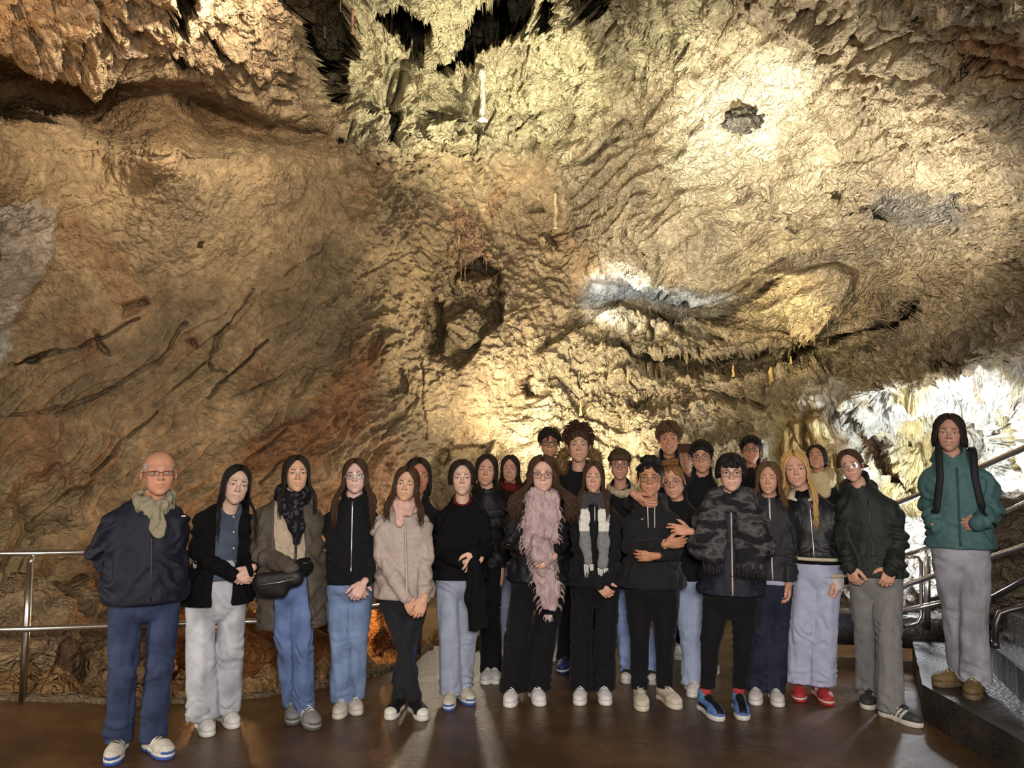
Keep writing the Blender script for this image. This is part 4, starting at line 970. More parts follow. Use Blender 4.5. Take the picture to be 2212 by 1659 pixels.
        f.plane((0, 0, drop), (0, 0, -1)); V, Q = f.nets(); Nn = vnormals(V, Q); x, y, z = V.T; zk = .48 * S
        d = fbm(V * np.array([15, 15, 2.2]) + s.seed, 2) * fold * .75 * smooth(s.hipc[2] - z, -.05, .2) + fbm(V * 11 + s.seed, 2) * fold * .35
        wk = np.exp(-((z - zk) / .10) ** 2) * .7 + smooth(.26 - z, .0, .16) * break_ + np.exp(-((z - s.hipc[2]) / .10) ** 2) * .45
        sn = np.sin(z * 85 + 11 * fbm(V * 5 + 3 + s.seed, 2) + x * 30); d = d + wk * fold * .8 * np.sign(sn) * np.abs(sn) ** .7 * smooth(fbm(V * 6 + 50 + s.seed, 2), -.3, .3)
        V = V + Nn * (d * smooth(z, drop, drop + .02))[:, None]; s.TV = V
        o = link(name, mesh_from(name, V, Q), mat, s.root); s.garments[name] = (V, Q, o); return o
    def top(s, mat, hem_y, name='jacket', infl=0.0, quilt=0.0, qstep=.085, fold=.012, sleeve=(.058, .050, .041), open_w=None, cuff=.0, collar=None, waist=.92, hemf=1.03, sleeves=True, hood=False, depth=.70, open_c=0.0, neck_r=.062, h=.0105, boxy=0.0, vneck=0.0, cutL=None, cutR=None):
        S = s.s; zh = s.P(s.cpx, hem_y)[2]; f = Field((-.55, -.42, zh - .02), (.55, .42, s.zchin + .10), h)
        cx = s.shc; hp = s.hipc.copy(); up = hp + (cx - hp); hw = s.hipw; cw = max(.10 * S, (s.shw - s.ar) * 1.0)
        zc = cx[2] - .16 * S; lerp = lambda z: hp + (cx - hp) * ((z - hp[2]) / max(.1, cx[2] - hp[2]))
        zw = hp[2] + .45 * (zc - hp[2]); zhh = zh - .06
        b = .012 + infl
        f.chain([lerp(zhh), lerp(hp[2] + .02), lerp(zw), lerp(zc), lerp(cx[2] - .07)], [(hw + b) * hemf, (hw + b) * (1 + boxy), (min(hw, cw) * waist + b) * (1 + boxy), cw + b, cw * .86 + b], .06, sy=depth)
        f.cone(s.SL + np.array([.02, 0, -.02]), s.SR + np.array([-.02, 0, -.02]), .062 * S + infl, .062 * S + infl, .05)
        nk = np.array([s.hc[0] * .6 + cx[0] * .4, .004, s.zchin - .040 * S]); s.nk = nk
        for A in (s.SL, s.SR): f.cone(nk + np.array([0, .01, -.02]), A, .055 * S, .052 * S + infl * .6, .04)
        f.cone(cx + np.array([0, .01, -.04]), nk, .10 * S, .062 * S + infl * .5, .06)
        if open_w is not None:
            wt, wb = open_w; Z = f.ax[2][None, None, :]; X = f.ax[0][:, None, None]; Yy = f.ax[1][None, :, None]; t = np.clip((Z - zh) / (cx[2] - zh), 0, 1.15); w_ = wb + (wt - wb) * t
            xc = hp[0] + (cx[0] - hp[0]) * (Z - hp[2]) / max(.1, cx[2] - hp[2]) + open_c
            f.F = np.maximum(f.F, -np.maximum(np.abs(X - xc) - w_, Yy + .015)).astype(np.float32)
        if sleeves:
            k = .03; sl = [v * S + infl * .7 for v in sleeve]
            for A, Bq, Cq, cut in ((s.SL, s.EL, s.WL, cutL), (s.SR, s.ER, s.WR, cutR)):
                d = (Cq - Bq); Ld = np.linalg.norm(d); d = d / Ld; end = Cq - d * (cuff - .004)
                f.cone(A, A + .22 * (Bq - A), sl[0], sl[0], .05); f.chain([A, Bq], sl[:2], .010); f.cone(Bq, end, sl[1], sl[2], .010)
        if hood: f.cone(nk + np.array([-.07, .085, .00]), nk + np.array([.07, .085, .00]), .055, .055, .04); f.ell(nk + np.array([0, .09, -.06]), (.10, .05, .09), .05)
        if collar == 'stand':
            f.cone(nk + np.array([0, .012, -.01]), nk + np.array([0, -.002, .060]), .078 * S, .074 * S, .02); f.cone(nk + np.array([0, -.01, .02]), nk + np.array([0, -.04, .15]), .060 * S, .062 * S, .008, 'sub')
            if open_w is None: f.cone(nk + np.array([0, -.10, .05]), nk + np.array([0, -.10, .10]), .02, .04, .01, 'sub')
        else:
            f.cone(nk + np.array([0, -.025, .012]), nk + np.array([0, -.03, .12]), neck_r * S, neck_r * S, .012, 'sub')
        if vneck: f.cone(nk + np.array([0, -.13, .03]), nk + np.array([0, -.15, -vneck]), .06, .008, .01, 'sub')
        f.plane((0, 0, zh), (0, 0, -1))
        V, Q = f.nets(); Nn = vnormals(V, Q); x, y, z = V.T
        d = fbm(V * np.array([9, 9, 7]) + s.seed * 1.7, 3) * fold * .75 + np.sin(z * 55 + 10 * fbm(V * 4 + s.seed, 2) + np.abs(x - cx[0]) * 40) * fold * .7 * (smooth(np.abs(x - cx[0]), cw * .8, cw * 1.1) + .5 * np.exp(-((z - zw) / .1) ** 2))
        if quilt:
            ph = ((z + .012 * fbm(V * 8 + s.seed, 2)) / qstep) % 1.0; d = d + quilt * (np.sqrt(np.clip(1 - (2 * ph - 1) ** 2, 0, 1)) - .75)
        d = d * smooth(z, zh, zh + .015); V = V + Nn * d[:, None]
        o = link(name, mesh_from(name, V, Q), mat, s.root); s.garments[name] = (V, Q, o); s.last = (V, Q, o); return o
    def front(s, x, z, V=None, pad=.0):
        V = s.last[0] if V is None else V; m = (abs(V[:, 0] - x) < .02) & (abs(V[:, 2] - z) < .02)
        return (V[m, 1].min() if m.any() else -.13) - pad
    def zipper(s, mat, z0, z1, x=None, r=.005, name='zipper', V=None, flat=.5):
        pts = []
        for z in np.linspace(z0, z1, 12):
            xx = (s.hipc[0] + (s.shc[0] - s.hipc[0]) * (z - s.hipc[2]) / (s.shc[2] - s.hipc[2])) + (x or 0); pts.append((xx, s.front(xx, z, V) - .001, z))
        pts = np.array(pts); pts[1:-1, 1] = (pts[:-2, 1] + pts[1:-1, 1] + pts[2:, 1]) / 3
        mb = MB(); mb.tube(pts, r, 6, flat=flat, up=(0, 1, 0)); return mb.build(name, mat, s.root)
    def scarf(s, mat, loops=2, r=.034, rad=(.088, .085), z=.035, tails=(), fringe=.0, name='scarf', h=.009, fold=.006, colors=None, flat=1.0, droop=.03, fr_mat=None, edge=0):
        f = Field((-.42, -.36, -.75 + s.nk[2]), (.42, .28, s.nk[2] + .20), h); rng = s.rng
        for l in range(loops):
            th = np.linspace(0, 2 * math.pi, 15) + rng.uniform(0, 6); pts = np.stack([s.nk[0] + rad[0] * np.cos(th), .0 + rad[1] * np.sin(th) - .012 * l, s.nk[2] + z + .018 * (l - (loops - 1) / 2) * 2 - droop * (1 - np.sin(th)) * .5 + .008 * np.sin(2 * th + l)], 1)
            f.chain(pts, [r * (1 + .12 * math.sin(3 * t + l)) for t in th], .012)
        ends = []
        for tl in tails:
            pts = [np.array([s.nk[0] + dx, dy, s.nk[2] + dz]) for dx, dy, dz, w in tl]; pts = [np.array([p[0], min(p[1], s.front(p[0], p[2]) - .016), p[2]]) for p in pts]
            f.chain(pts, [w for *_, w in tl], .015, sy=.35); ends.append((pts[-1], tl[-1][3], pts[-2]))
        V, Q = f.nets(); Nn = vnormals(V, Q); V = V + Nn * (fbm(V * np.array([22, 22, 9]) + s.seed, 3) * fold * 1.5 + np.sin(V[:, 0] * 130 + 6 * fbm(V * 7, 2)) * fold * .35)[:, None]
        o = link(name, mesh_from(name, V, Q, colors=None if colors is None else colors(V)), mat, s.root)
        if fringe:
            mb = MB()
            for p, w, q in ends:
                for k in range(13):
                    x = p[0] + w * (k / 6 - 1) * .95; zz = p[2] - w * .6; mb.tube([(x, p[1], zz), (x + rng.normal() * .004, p[1] - .004, zz - fringe * .5), (x + rng.normal() * .008, p[1], zz - fringe * rng.uniform(.8, 1.1))], [.004, .0035, .002], 5)
            if edge:
                m = (np.abs(Nn[:, 0]) > .75) & (V[:, 2] < s.nk[2] - .06)
                for i in rng.choice(np.where(m)[0], edge):
                    v = V[i]; sg = np.sign(Nn[i, 0]); mb.tube([v, v + np.array([sg * fringe * .35, -.004, -fringe * .3]), v + np.array([sg * fringe * rng.uniform(.3, .7), -.002, -fringe * rng.uniform(.7, 1.0)])], [.004, .0032, .001], 4)
            mb.build('fringe', fr_mat or mat, o)['kind'] = 'stuff'
        return o

# ------------------------------------------------------------------ cloth colours and patterns
BLK = srgb(22, 22, 25); BLACK = cloth('black', BLK); BLACKP = cloth('black', srgb(24, 24, 27), 'puffer'); BLACKW = cloth('black_wool', srgb(16, 16, 18), 'knit'); BLACKT = cloth('black_trouser', srgb(18, 18, 21))
NAVY = cloth('navy', srgb(25, 28, 42), 'shell'); SILVER = plain('silver_zip', (.55, .55, .56), .35, .7); DARKZ = plain('dark_zip', (.03, .03, .032), .4, .5); WHITEC = plain('white_mark', srgb(225, 225, 225), .7)
GOLD = plain('gold_wire', srgb(170, 140, 95), .3, .9); BLACKF = plain('black_frame', (.012, .012, .014), .3); BROWNF = plain('brown_frame', srgb(92, 52, 40), .35); PINKF = plain('rose_frame', srgb(120, 80, 80), .35); CLEARF = plain('silver_frame', srgb(190, 195, 200), .25, .8)
SKY = cloth('sky', srgb(116, 136, 172), 'denim'); BLUEJ = cloth('blue', srgb(96, 116, 160), 'denim'); PALEJ = cloth('pale_grey', srgb(176, 178, 186), 'denim'); INDIGO = cloth('indigo', srgb(50, 60, 90), 'denim'); DARKJ = cloth('dark_indigo', srgb(34, 38, 54), 'denim'); GREYJ = cloth('grey', srgb(142, 142, 150), 'denim'); PALEB = cloth('pale_blue', srgb(164, 176, 206), 'cotton'); SWEAT = cloth('sweat_grey', srgb(158, 166, 186), 'cotton'); LAV = cloth('lavender', srgb(176, 180, 206), 'cotton'); ASH = cloth('ash', srgb(126, 124, 124), 'cotton')
def nodes_pattern(name, build, rough=.9):
    m, nt, b = nt_new(name); tc = N(nt, 'ShaderNodeTexCoord'); c = build(nt, tc.outputs['Object']); nt.links.new(c, b.inputs['Base Color']); b.inputs['Roughness'].default_value = rough; b.inputs['Specular IOR Level'].default_value = .15
    n2 = N(nt, 'ShaderNodeTexNoise'); n2.inputs['Scale'].default_value = 120; nt.links.new(tc.outputs['Object'], n2.inputs['Vector']); bp = N(nt, 'ShaderNodeBump'); bp.inputs['Strength'].default_value = .7; bp.inputs['Distance'].default_value = .008
    nt.links.new(n2.outputs['Fac'], bp.inputs['Height']); nt.links.new(bp.outputs['Normal'], b.inputs['Normal']); return m
def ramp(nt, src, stops, const=False):
    r = N(nt, 'ShaderNodeValToRGB'); cr = r.color_ramp
    if const: cr.interpolation = 'CONSTANT'
    while len(cr.elements) < len(stops): cr.elements.new(.5)
    for e, (p_, c_) in zip(cr.elements, stops): e.position = p_; e.color = (*srgb(*c_), 1)
    nt.links.new(src, r.inputs['Fac']); return r.outputs[0]
def noise_fac(nt, vec, scale, detail=4, stretch_=None, rough=.5):
    if stretch_: mp = N(nt, 'ShaderNodeMapping'); mp.inputs['Scale'].default_value = stretch_; nt.links.new(vec, mp.inputs['Vector']); vec = mp.outputs[0]
    n = N(nt, 'ShaderNodeTexNoise'); n.inputs['Scale'].default_value = scale; n.inputs['Detail'].default_value = detail; n.inputs['Roughness'].default_value = rough; nt.links.new(vec, n.inputs['Vector']); return n.outputs['Fac']
CAMO = nodes_pattern('camouflage_wool', lambda nt, v: ramp(nt, noise_fac(nt, v, 9, 3, (1, 1, 1.9)), [(0, (34, 34, 38)), (.44, (34, 34, 38)), (.49, (66, 64, 66)), (.58, (92, 90, 92)), (.64, (58, 57, 60))]))
ROSE = nodes_pattern('rose_wool', lambda nt, v: ramp(nt, noise_fac(nt, v, 26, 6, (1, 1, .6), .75), [(.25, (112, 92, 100)), (.45, (172, 146, 150)), (.6, (196, 174, 172)), (.75, (150, 138, 150))]))
DARKPRINT = nodes_pattern('dark_print', lambda nt, v: ramp(nt, noise_fac(nt, v, 38, 5, None, .6), [(0, (24, 24, 30)), (.52, (26, 26, 32)), (.56, (92, 92, 100)), (.60, (34, 34, 44)), (.66, (150, 78, 52)), (.70, (28, 28, 34))], True))
BEIGES = cloth('beige_scarf', srgb(150, 142, 120), 'knit'); VSCARF = vcol_mat('block_scarf', .9, .1, 0, .8, 130)

P = {}
def gl(p, **k): return glasses(p.root, p.M, p.hs, **k)

# 1 bald man
p = Person((344, 970, 1068), [(240, 1654), (365, 1640)], 'bald man in dark navy jacket with beige scarf and glasses, hands behind back', sh=(218, 410, 1102), hip=(236, 390, 1290), skin=(206, 150, 122), yaw=6, pitch=-2, seed=1, hair='bald', hairc='grey', brow='grey', width=1.15, toes=(-8, 26), fw=1.04,
   elbL=(180, 1198), hanL=(262, 1270), dL=(.10, .16), elbR=(408, 1200), hanR=(330, 1262), dR=(.10, .19))
p.build_body(); p.hair(hair_cap, t=.0030, face=(.080, .075, .12), rough=.001, top_cut=.050)
p.finish_hair(); p.trousers(INDIGO, knee=0.074, hem=0.076, thigh=0.090, drop=.055, fold=.014)
p.top(NAVY, 1300, infl=.004, boxy=.05, hemf=1.0, waist=1.05, depth=.78, fold=.014); p.zipper(DARKZ, p.P(p.cpx, 1290)[2], p.P(p.cpx, 1150)[2], x=.03, r=.004)
p.scarf(BEIGES, 2, .030, (.082, .085), .030, tails=[[(-.045, -.10, .00, .024), (-.005, -.13, -.045, .026), (.016, -.15, -.075, .030), (.026, -.15, -.12, .034), (.034, -.15, -.175, .026)], [(.055, -.10, -.005, .024), (.016, -.145, -.06, .026)]], droop=.06, fold=.014)
p.shoes(shoe('runner', (206, 200, 186), (222, 218, 208), (66, 96, 176), (36, 34, 36)), 1.08); gl(p, shape='half', mat=BROWNF, r=.0235, dz=-.004)
z = p.P(396, 1113); MB().box((-.012, -.001, -.004), (.012, .001, .004)).build('emblem', WHITEC, p.root, loc=(z[0], p.front(z[0], z[2], p.garments['jacket'][0]) - .002, z[2])); P[1] = p

# 2 dark-haired girl, blazer
p = Person((511, 1002, 1087), [(452, 1592), (508, 1574)], 'girl with long black hair in black blazer over denim shirt and pale wide jeans', sh=(420, 546, 1108), hip=(400, 534, 1290), skin=(214, 178, 160), yaw=8, roll=10, seed=2, hairc='black', toes=(14, 20),
   elbL=(410, 1200), hanL=(508, 1234), dL=(-.04, -.17), elbR=(552, 1202), hanR=(540, 1222), dR=(0, -.18))
p.hand('L', (.9, -.2, -.25), (.1, 1, .1), 40, 30); p.hand('R', (-.6, -.1, -.55), (0, 1, 0), 45)
p.build_body(); p.hair(hair_long, length=.34, phimin=52, front_thr=58, vol=1.0, part=-.01, n=42); p.finish_hair()
p.trousers(PALEJ, knee=0.091, hem=0.101, thigh=0.088, drop=.05, fold=.012); p.top(cloth('dark_denim', srgb(70, 80, 98), 'denim'), 1250, 'denim_shirt', infl=-.012, sleeves=False, open_w=None, neck_r=.055, vneck=.04)
V2 = p.last[0]
for k, zz in enumerate((1115, 1147, 1182)):
    q = p.P(505, zz); MB().tube([(0, .002, 0), (0, -.004, 0)], [.0075, .0075], 10).build('button', plain('brass_button', srgb(214, 196, 160), .35, .4), p.root, loc=(q[0], p.front(q[0], q[2], V2) - .001, q[2]))
p.top(BLACKW, 1302, 'blazer', infl=.006, open_w=(.075, .055), open_c=.035, hemf=1.06, waist=1.0, boxy=.05, cuff=.01); p.shoes(shoe('court', (222, 220, 216)), 1.06); P[2] = p

# 3 woman in grey coat
p = Person((641, 982, 1062), [(632, 1566), (682, 1576)], 'woman in open grey coat over cream sweater and blue jeans, one black glove', sh=(548, 690, 1098), hip=(572, 680, 1270), skin=(212, 170, 138), yaw=6, pitch=-5, seed=3, hairc='dark', toes=(0, 22),
   elbL=(548, 1198), hanL=(632, 1218), dL=(-.03, -.20), elbR=(694, 1196), hanR=(690, 1290), dR=(.02, .02))
p.hand('L', (1, -.15, -.15), (.0, 1, .3), 42, 20, glove=cloth('black_glove', srgb(18, 20, 20), 'knit')); p.hand('R', (0, -.1, -1), (-1, 0, 0), 30)
p.build_body(); p.hair(hair_long, length=.26, phimin=47, front_thr=80, vol=1.02, n=42, part=-.01); p.finish_hair()
p.trousers(BLUEJ, knee=0.066, hem=0.072, thigh=0.095, drop=.055, hipr=.1, flat=.95); p.top(cloth('cream', srgb(186, 168, 146), 'knit'), 1240, 'sweater', infl=-.010, sleeves=False)
p.top(cloth('grey_coat', srgb(84, 76, 68), 'shell'), 1352, 'coat', infl=.006, open_w=(.085, .115), open_c=.012, hemf=1.28, waist=1.05, boxy=.12, hood=True, sleeve=(.066, .060, .050))
p.scarf(DARKPRINT, 2, .034, (.078, .082), .045, tails=[[(-.03, -.12, .0, .05), (.01, -.14, -.08, .055), (.035, -.14, -.18, .04), (.04, -.14, -.26, .028)]], droop=.05)
p.shoes(shoe('runner', (132, 130, 128), (150, 148, 144), (92, 90, 88), (214, 212, 206)), 1.12); P[3] = p
bag = empty('shoulder_bag', p.o, p.th); tag(bag, 'black leather shoulder bag at the hip of the woman in the grey coat', 'bag')
f = Field((-.5, -.5, .6), (.5, .2, 1.4), .01); c0 = p.P(604, 1250); cb = np.array([c0[0], -.22, c0[2]])
f.cone(cb + np.array([-.10, .02, .02]), cb + np.array([.10, -.01, .035]), .052, .055, .03, sy=.6); f.cone(cb + np.array([-.08, .02, -.03]), cb + np.array([.02, 0, -.045]), .05, .04, .03, sy=.6); V, Q = f.nets()
link('pouch', mesh_from('pouch', V, Q), cloth('black_bag', srgb(20, 20, 20), 'leather'), bag); mb = MB(); a = cb + np.array([-.11, .02, .05]); b = p.SL + np.array([.02, -.07, .05])
mb.tube([cb + np.array([.10, -.02, .05]), cb + np.array([.10, -.0, .22]), np.array([p.nk[0] + .03, -.135, p.nk[2] - .22]), np.array([p.nk[0] + .0, -.12, p.nk[2] - .06])], .007, 6, flat=.4); mb.build('strap', cloth('black_bag', srgb(20, 20, 20), 'leather'), bag)
mb = MB(); mb.tube([cb + np.array([-.09, -.045, .01]), cb + np.array([0, -.055, .02]), cb + np.array([.09, -.05, .035])], .003, 5); mb.build('zip', SILVER, bag)

# 4 girl with glasses, black jacket
p = Person((768, 989, 1064), [(728, 1555), (775, 1546)], 'girl with long wavy brown hair and clear glasses in black zip jacket, hands folded', sh=(700, 816, 1106), hip=(702, 808, 1262), skin=(222, 184, 172), yaw=-4, pitch=-3, roll=-2, seed=4, hairc='brown', brow='brown', toes=(-12, 16),
   elbL=(704, 1192), hanL=(768, 1246), dL=(-.03, -.17), elbR=(816, 1192), hanR=(784, 1250), dR=(-.03, -.18))
p.hand('L', (.4, -.1, -.9), (.2, 1, 0), 35, 20, off=(0, -.01, 0)); p.hand('R', (-.55, -.2, -.8), (0, 1, 0), 48, 15, off=(0, -.03, 0))
p.build_body(); p.hair(hair_long, length=.33, phimin=45, front_thr=104, vol=1.03, wave=.012, wn=2.5, n=46, spread=.05); p.finish_hair()
p.trousers(SKY, knee=0.077, hem=0.093, thigh=0.088, drop=.05); p.top(BLACK, 1258, 'jacket', infl=.006, quilt=.004, qstep=.06, collar='stand', waist=.95); p.zipper(SILVER, p.P(p.cpx, 1225)[2], p.P(p.cpx, 1082)[2], x=.008, r=.0045); p.shoes(shoe('court', (206, 196, 184), (214, 206, 196)), 1.02); gl(p, shape='oval', mat=CLEARF, r=.024); P[4] = p

# 6 girl half hidden behind 5
p = Person((903, 988, 1066), [(866, 1520), (884, 1520)], 'dark-haired person half hidden behind the girl in the pale pink jacket', Y=5.45, sh=(842, 958, 1106), hip=(848, 930, 1270), skin=(186, 128, 104), yaw=6, seed=6, hairc='dark')
p.build_body(); p.hair(hair_bob, length=.12, phimin=52, vol=1.02); p.finish_hair('hair'); p.trousers(INDIGO, knee=0.071, hem=0.082, drop=.04); p.top(BLACK, 1265, 'jacket', collar='stand'); p.shoes(shoe('court', (214, 204, 204))); P[6] = p

# 5 girl in pale pink jacket
p = Person((878, 1006, 1080), [(917, 1558), (840, 1556)], 'girl in pale pinkish grey rain jacket with crossed legs and black canvas shoes', sh=(806, 930, 1116), hip=(820, 926, 1284), skin=(212, 168, 140), yaw=-5, roll=7, seed=5, hairc='brown', brow='black', browk=1.15, smile=.6, toes=(18, -16),
   elbL=(808, 1202), hanL=(880, 1284), dL=(-.03, -.17), elbR=(936, 1202), hanR=(914, 1282), dR=(-.03, -.18))
p.hand('L', (.45, -.1, -.85), (.2, 1, 0), 40, 20, off=(0, -.01, 0)); p.hand('R', (-.35, -.15, -.9), (-.1, 1, 0), 35, 15, off=(0, -.03, 0))
p.build_body(); p.hair(hair_long, length=.25, phimin=47, front_thr=100, vol=1.03, wave=.014, wn=2, n=44, spread=.04, part=.012); p.finish_hair()
p.trousers(cloth('charcoal', srgb(36, 36, 40)), knee=0.050, hem=0.050, thigh=0.079, drop=.075); p.top(cloth('pale_pink', srgb(180, 164, 156), 'shell'), 1290, 'rain_jacket', infl=.006, hemf=1.14, waist=.98, hood=True, fold=.011, cuff=.005); p.zipper(cloth('pale_pink', srgb(180, 164, 156), 'shell'), p.P(p.cpx, 1285)[2], p.P(p.cpx, 1130)[2], x=.02, r=.008, name='placket', flat=.4)
p.scarf(cloth('pink', srgb(214, 172, 160), 'knit'), 2, .030, (.075, .080), .030, tails=[[(-.03, -.1, 0, .035), (-.03, -.12, -.10, .03)]], droop=.04); p.shoes(shoe('canvas', (24, 24, 26), (220, 214, 204), (230, 226, 216), (24, 24, 26)), 1.04); P[5] = p

# 8, 9 behind 7
p = Person((1102, 982, 1040), [(1078, 1440), (1100, 1440)], 'girl with dark hair and dark red collar at the back between two girls', Y=6.35, sh=(1054, 1150, 1066), hip=(1066, 1130, 1220), skin=(196, 148, 124), yaw=-5, seed=9, hairc='dark', smile=.6)
p.build_body(); p.hair(hair_long, length=.2, phimin=46, n=34, front_thr=70); p.finish_hair(); p.trousers(PALEB, knee=0.084, hem=0.090, drop=.04); p.top(BLACK, 1210, 'jacket'); p.scarf(cloth('dark_red', srgb(104, 34, 30), 'knit'), 1, .032, (.072, .075), .02); p.shoes(shoe('court')); P[9] = p
p = Person((1051, 980, 1047), [(1046, 1464), (1076, 1460)], 'smiling girl with dark tied hair in black hooded puffer leaning behind the short-haired one', Y=5.75, sh=(1012, 1098, 1084), hip=(1026, 1084, 1230), skin=(206, 158, 132), yaw=-2, roll=6, seed=8, hairc='dark', smile=.8)
p.build_body(); p.hair(hair_bob, length=.08, phimin=50, part=.02, vol=1.0); p.finish_hair(); p.trousers(BLACKT, knee=0.067, hem=0.082, drop=.03); p.top(BLACKP, 1225, 'puffer', infl=.003, quilt=.010, collar='stand', hood=True); p.shoes(shoe('court', (200, 200, 205))); P[8] = p

# 7 short dark hair, black coat, grey sweatpants
p = Person((998, 993, 1068), [(968, 1537), (1020, 1524)], 'short-haired person in black coat and red top with pale grey sweatpants', sh=(944, 1056, 1102), hip=(942, 1044, 1252), skin=(218, 180, 160), yaw=1, pitch=-3, seed=7, hairc='dark', toes=(-4, 26),
   elbL=(944, 1190), hanL=(1000, 1208), dL=(-.05, -.18), elbR=(1062, 1186), hanR=(1022, 1186), dR=(-.04, -.20))
p.hand('L', (1, -.1, -.1), (.1, .3, 1), 30, 20); p.hand('R', (-.25, -.25, -.95), (-.2, 1, -.1), 30, 40, spread=10)
p.build_body(); p.hair(hair_bob, length=.045, phimin=50, vol=1.06, part=.02, n=40); p.finish_hair()
p.trousers(SWEAT, knee=0.080, hem=0.084, thigh=0.090, drop=.05, break_=1.6); p.top(cloth('red_tee', srgb(120, 30, 28)), 1200, 'shirt', infl=-.014, sleeves=False, neck_r=.05); p.top(BLACKW, 1248, 'coat', infl=.003, vneck=.09, hemf=1.08, boxy=.06, sleeve=(.066, .060, .05), cuff=.02)
mb = MB(); q = p.P(1030, 1215)
f = Field((-.3, -.45, .2), (.4, .1, 1.3), .01); f.chain([(q[0] - .02, -.24, q[2] + .02), (q[0] - .005, -.23, q[2] - .2), (q[0] + .01, -.22, q[2] - .40)], [.05, .068, .072], .02, sy=.45); f.plane((0, 0, q[2] - .43), (.25, 0, -1)); V, Q = f.nets(); V = V + vnormals(V, Q) * (np.sin(V[:, 0] * 90 + 3 * fbm(V * 4, 2)) * .006)[:, None]
sc = link('folded_scarf', mesh_from('folded_scarf', V, Q), BLACKW, None, p.o, (0, 0, p.th)); tag(sc, 'black folded scarf hanging from the arm of the short-haired person', 'scarf'); p.shoes(shoe('runner', (206, 196, 178), (226, 222, 216), (70, 104, 180), (206, 200, 186)), 1.03); P[7] = p

# 11, 12 tall boys at the back
p = Person((1187, 923, 988), [(1180, 1432), (1205, 1432)], 'tall boy with black glasses and dark fringe behind the fur-hooded boy', Y=6.35, sh=(1130, 1240, 1030), hip=(1150, 1226, 1210), skin=(196, 144, 112), yaw=2, seed=11, hairc='dark', smile=.5, brow='black')
p.build_body(); p.hair(hair_cap, t=.010); p.hair(hair_short, n=300, length=.05, lift=.25, forward=.9, fringe=.8); p.finish_hair(); p.trousers(PALEB, knee=0.076, hem=0.082, drop=.04); p.top(BLACK, 1210, 'jacket'); p.shoes(shoe('court')); gl(p, shape='square', mat=BLACKF, r=.0225, thick=.0020); P[11] = p
p = Person((1250, 922, 997), [(1212, 1440), (1278, 1442)], 'tall boy with curly brown hair in black coat with brown fur hood', Y=6.0, sh=(1190, 1312, 1050), hip=(1210, 1292, 1215), skin=(206, 160, 136), yaw=1, seed=12, hairc='brown')
p.build_body(); p.hair(hair_cap, t=.014, up=.012); p.hair(hair_short, n=420, length=.042, lift=.75, forward=.3, fringe=.2, curl=1.0, top=.018, rad=.008); p.finish_hair(); p.trousers(BLACKT, knee=0.076, hem=0.084, drop=.03); p.top(BLACK, 1230, 'coat', infl=.004, vneck=.05, hood=True)
mb = MB(); rg = np.random.default_rng(4); f = Field((-.35, -.25, 1.2), (.35, .30, 2.1), .012); th = np.linspace(-.55, math.pi + .55, 15); nk = p.nk; arc = [np.array([nk[0] + .145 * math.cos(t), .05 + .02 * math.sin(t) - .055 * abs(math.cos(t)), nk[2] + .045 + .105 * math.sin(t)]) for t in th]; f.chain(arc, [.036] * 15, .02); V, Q = f.nets(); mb.add(V, Q)
Nn = vnormals(V, Q)
for i in rg.choice(len(V), 1300): d = Nn[i] + rg.normal(size=3) * .5 + np.array([0, 0, -.2]); L = rg.uniform(.015, .034); mb.tube([V[i] - Nn[i] * .004, V[i] + d * L * .5, V[i] + d * L * .9 + np.array([0, 0, -.006])], [.0028, .002, .0006], 3, cap=False)
mb.build('fur_trim', hair_mat('fur', srgb(122, 92, 60)), p.root); p.shoes(shoe('runner', (40, 52, 100), (200, 204, 214), (36, 46, 96), (60, 66, 100))); P[12] = p

# 10 curly long hair, rose scarf
p = Person((1172, 984, 1061), [(1100, 1529), (1169, 1526)], 'girl with thick long curly hair, round glasses and long fringed rose scarf', sh=(1094, 1228, 1104), hip=(1104, 1222, 1262), skin=(220, 176, 156), yaw=-1, seed=10, hairc='brown', brow='mid', smile=.4, toes=(-6, 12), fw=1.05,
   elbL=(1090, 1168), hanL=(1160, 1190), dL=(-.04, -.20), elbR=(1228, 1168), hanR=(1188, 1190), dR=(-.04, -.21))
p.hand('L', (.75, -.25, -.5), (.2, 1, .1), 32, 25); p.hand('R', (-.85, -.15, -.4), (.1, 1, .0), 38, 20, off=(0, -.035, -.012))
p.build_body(); p.hair(hair_long, length=.30, phimin=53, front_thr=104, vol=1.10, wave=.024, wn=3.5, n=50, spread=.10, frizz=.006); p.finish_hair()
p.trousers(BLACKT, knee=0.091, hem=0.101, thigh=0.090, drop=.055); p.top(BLACKP, 1254, 'puffer', infl=.003, quilt=.006, qstep=.07, hemf=1.06)
p.scarf(ROSE, 2, .040, (.086, .09), .020, tails=[[(-.04, -.13, 0, .07), (-.04, -.15, -.15, .085), (-.03, -.16, -.28, .085), (.0, -.17, -.36, .06), (.02, -.17, -.48, .075), (.05, -.17, -.60, .075), (.05, -.17, -.70, .045), (.045, -.16, -.76, .025)], [(.07, -.12, 0, .045), (.085, -.14, -.12, .05), (.07, -.15, -.25, .05)]], fringe=.05, droop=.06, fold=.012, edge=150)
mb = MB(); V = np.array([c.co for c in p.root.children[-1].data.vertices]) if False else None
p.shoes(shoe('court', (226, 222, 222)), 1.06); gl(p, shape='oval', mat=PINKF, r=.0245, thick=.0013); P[10] = p

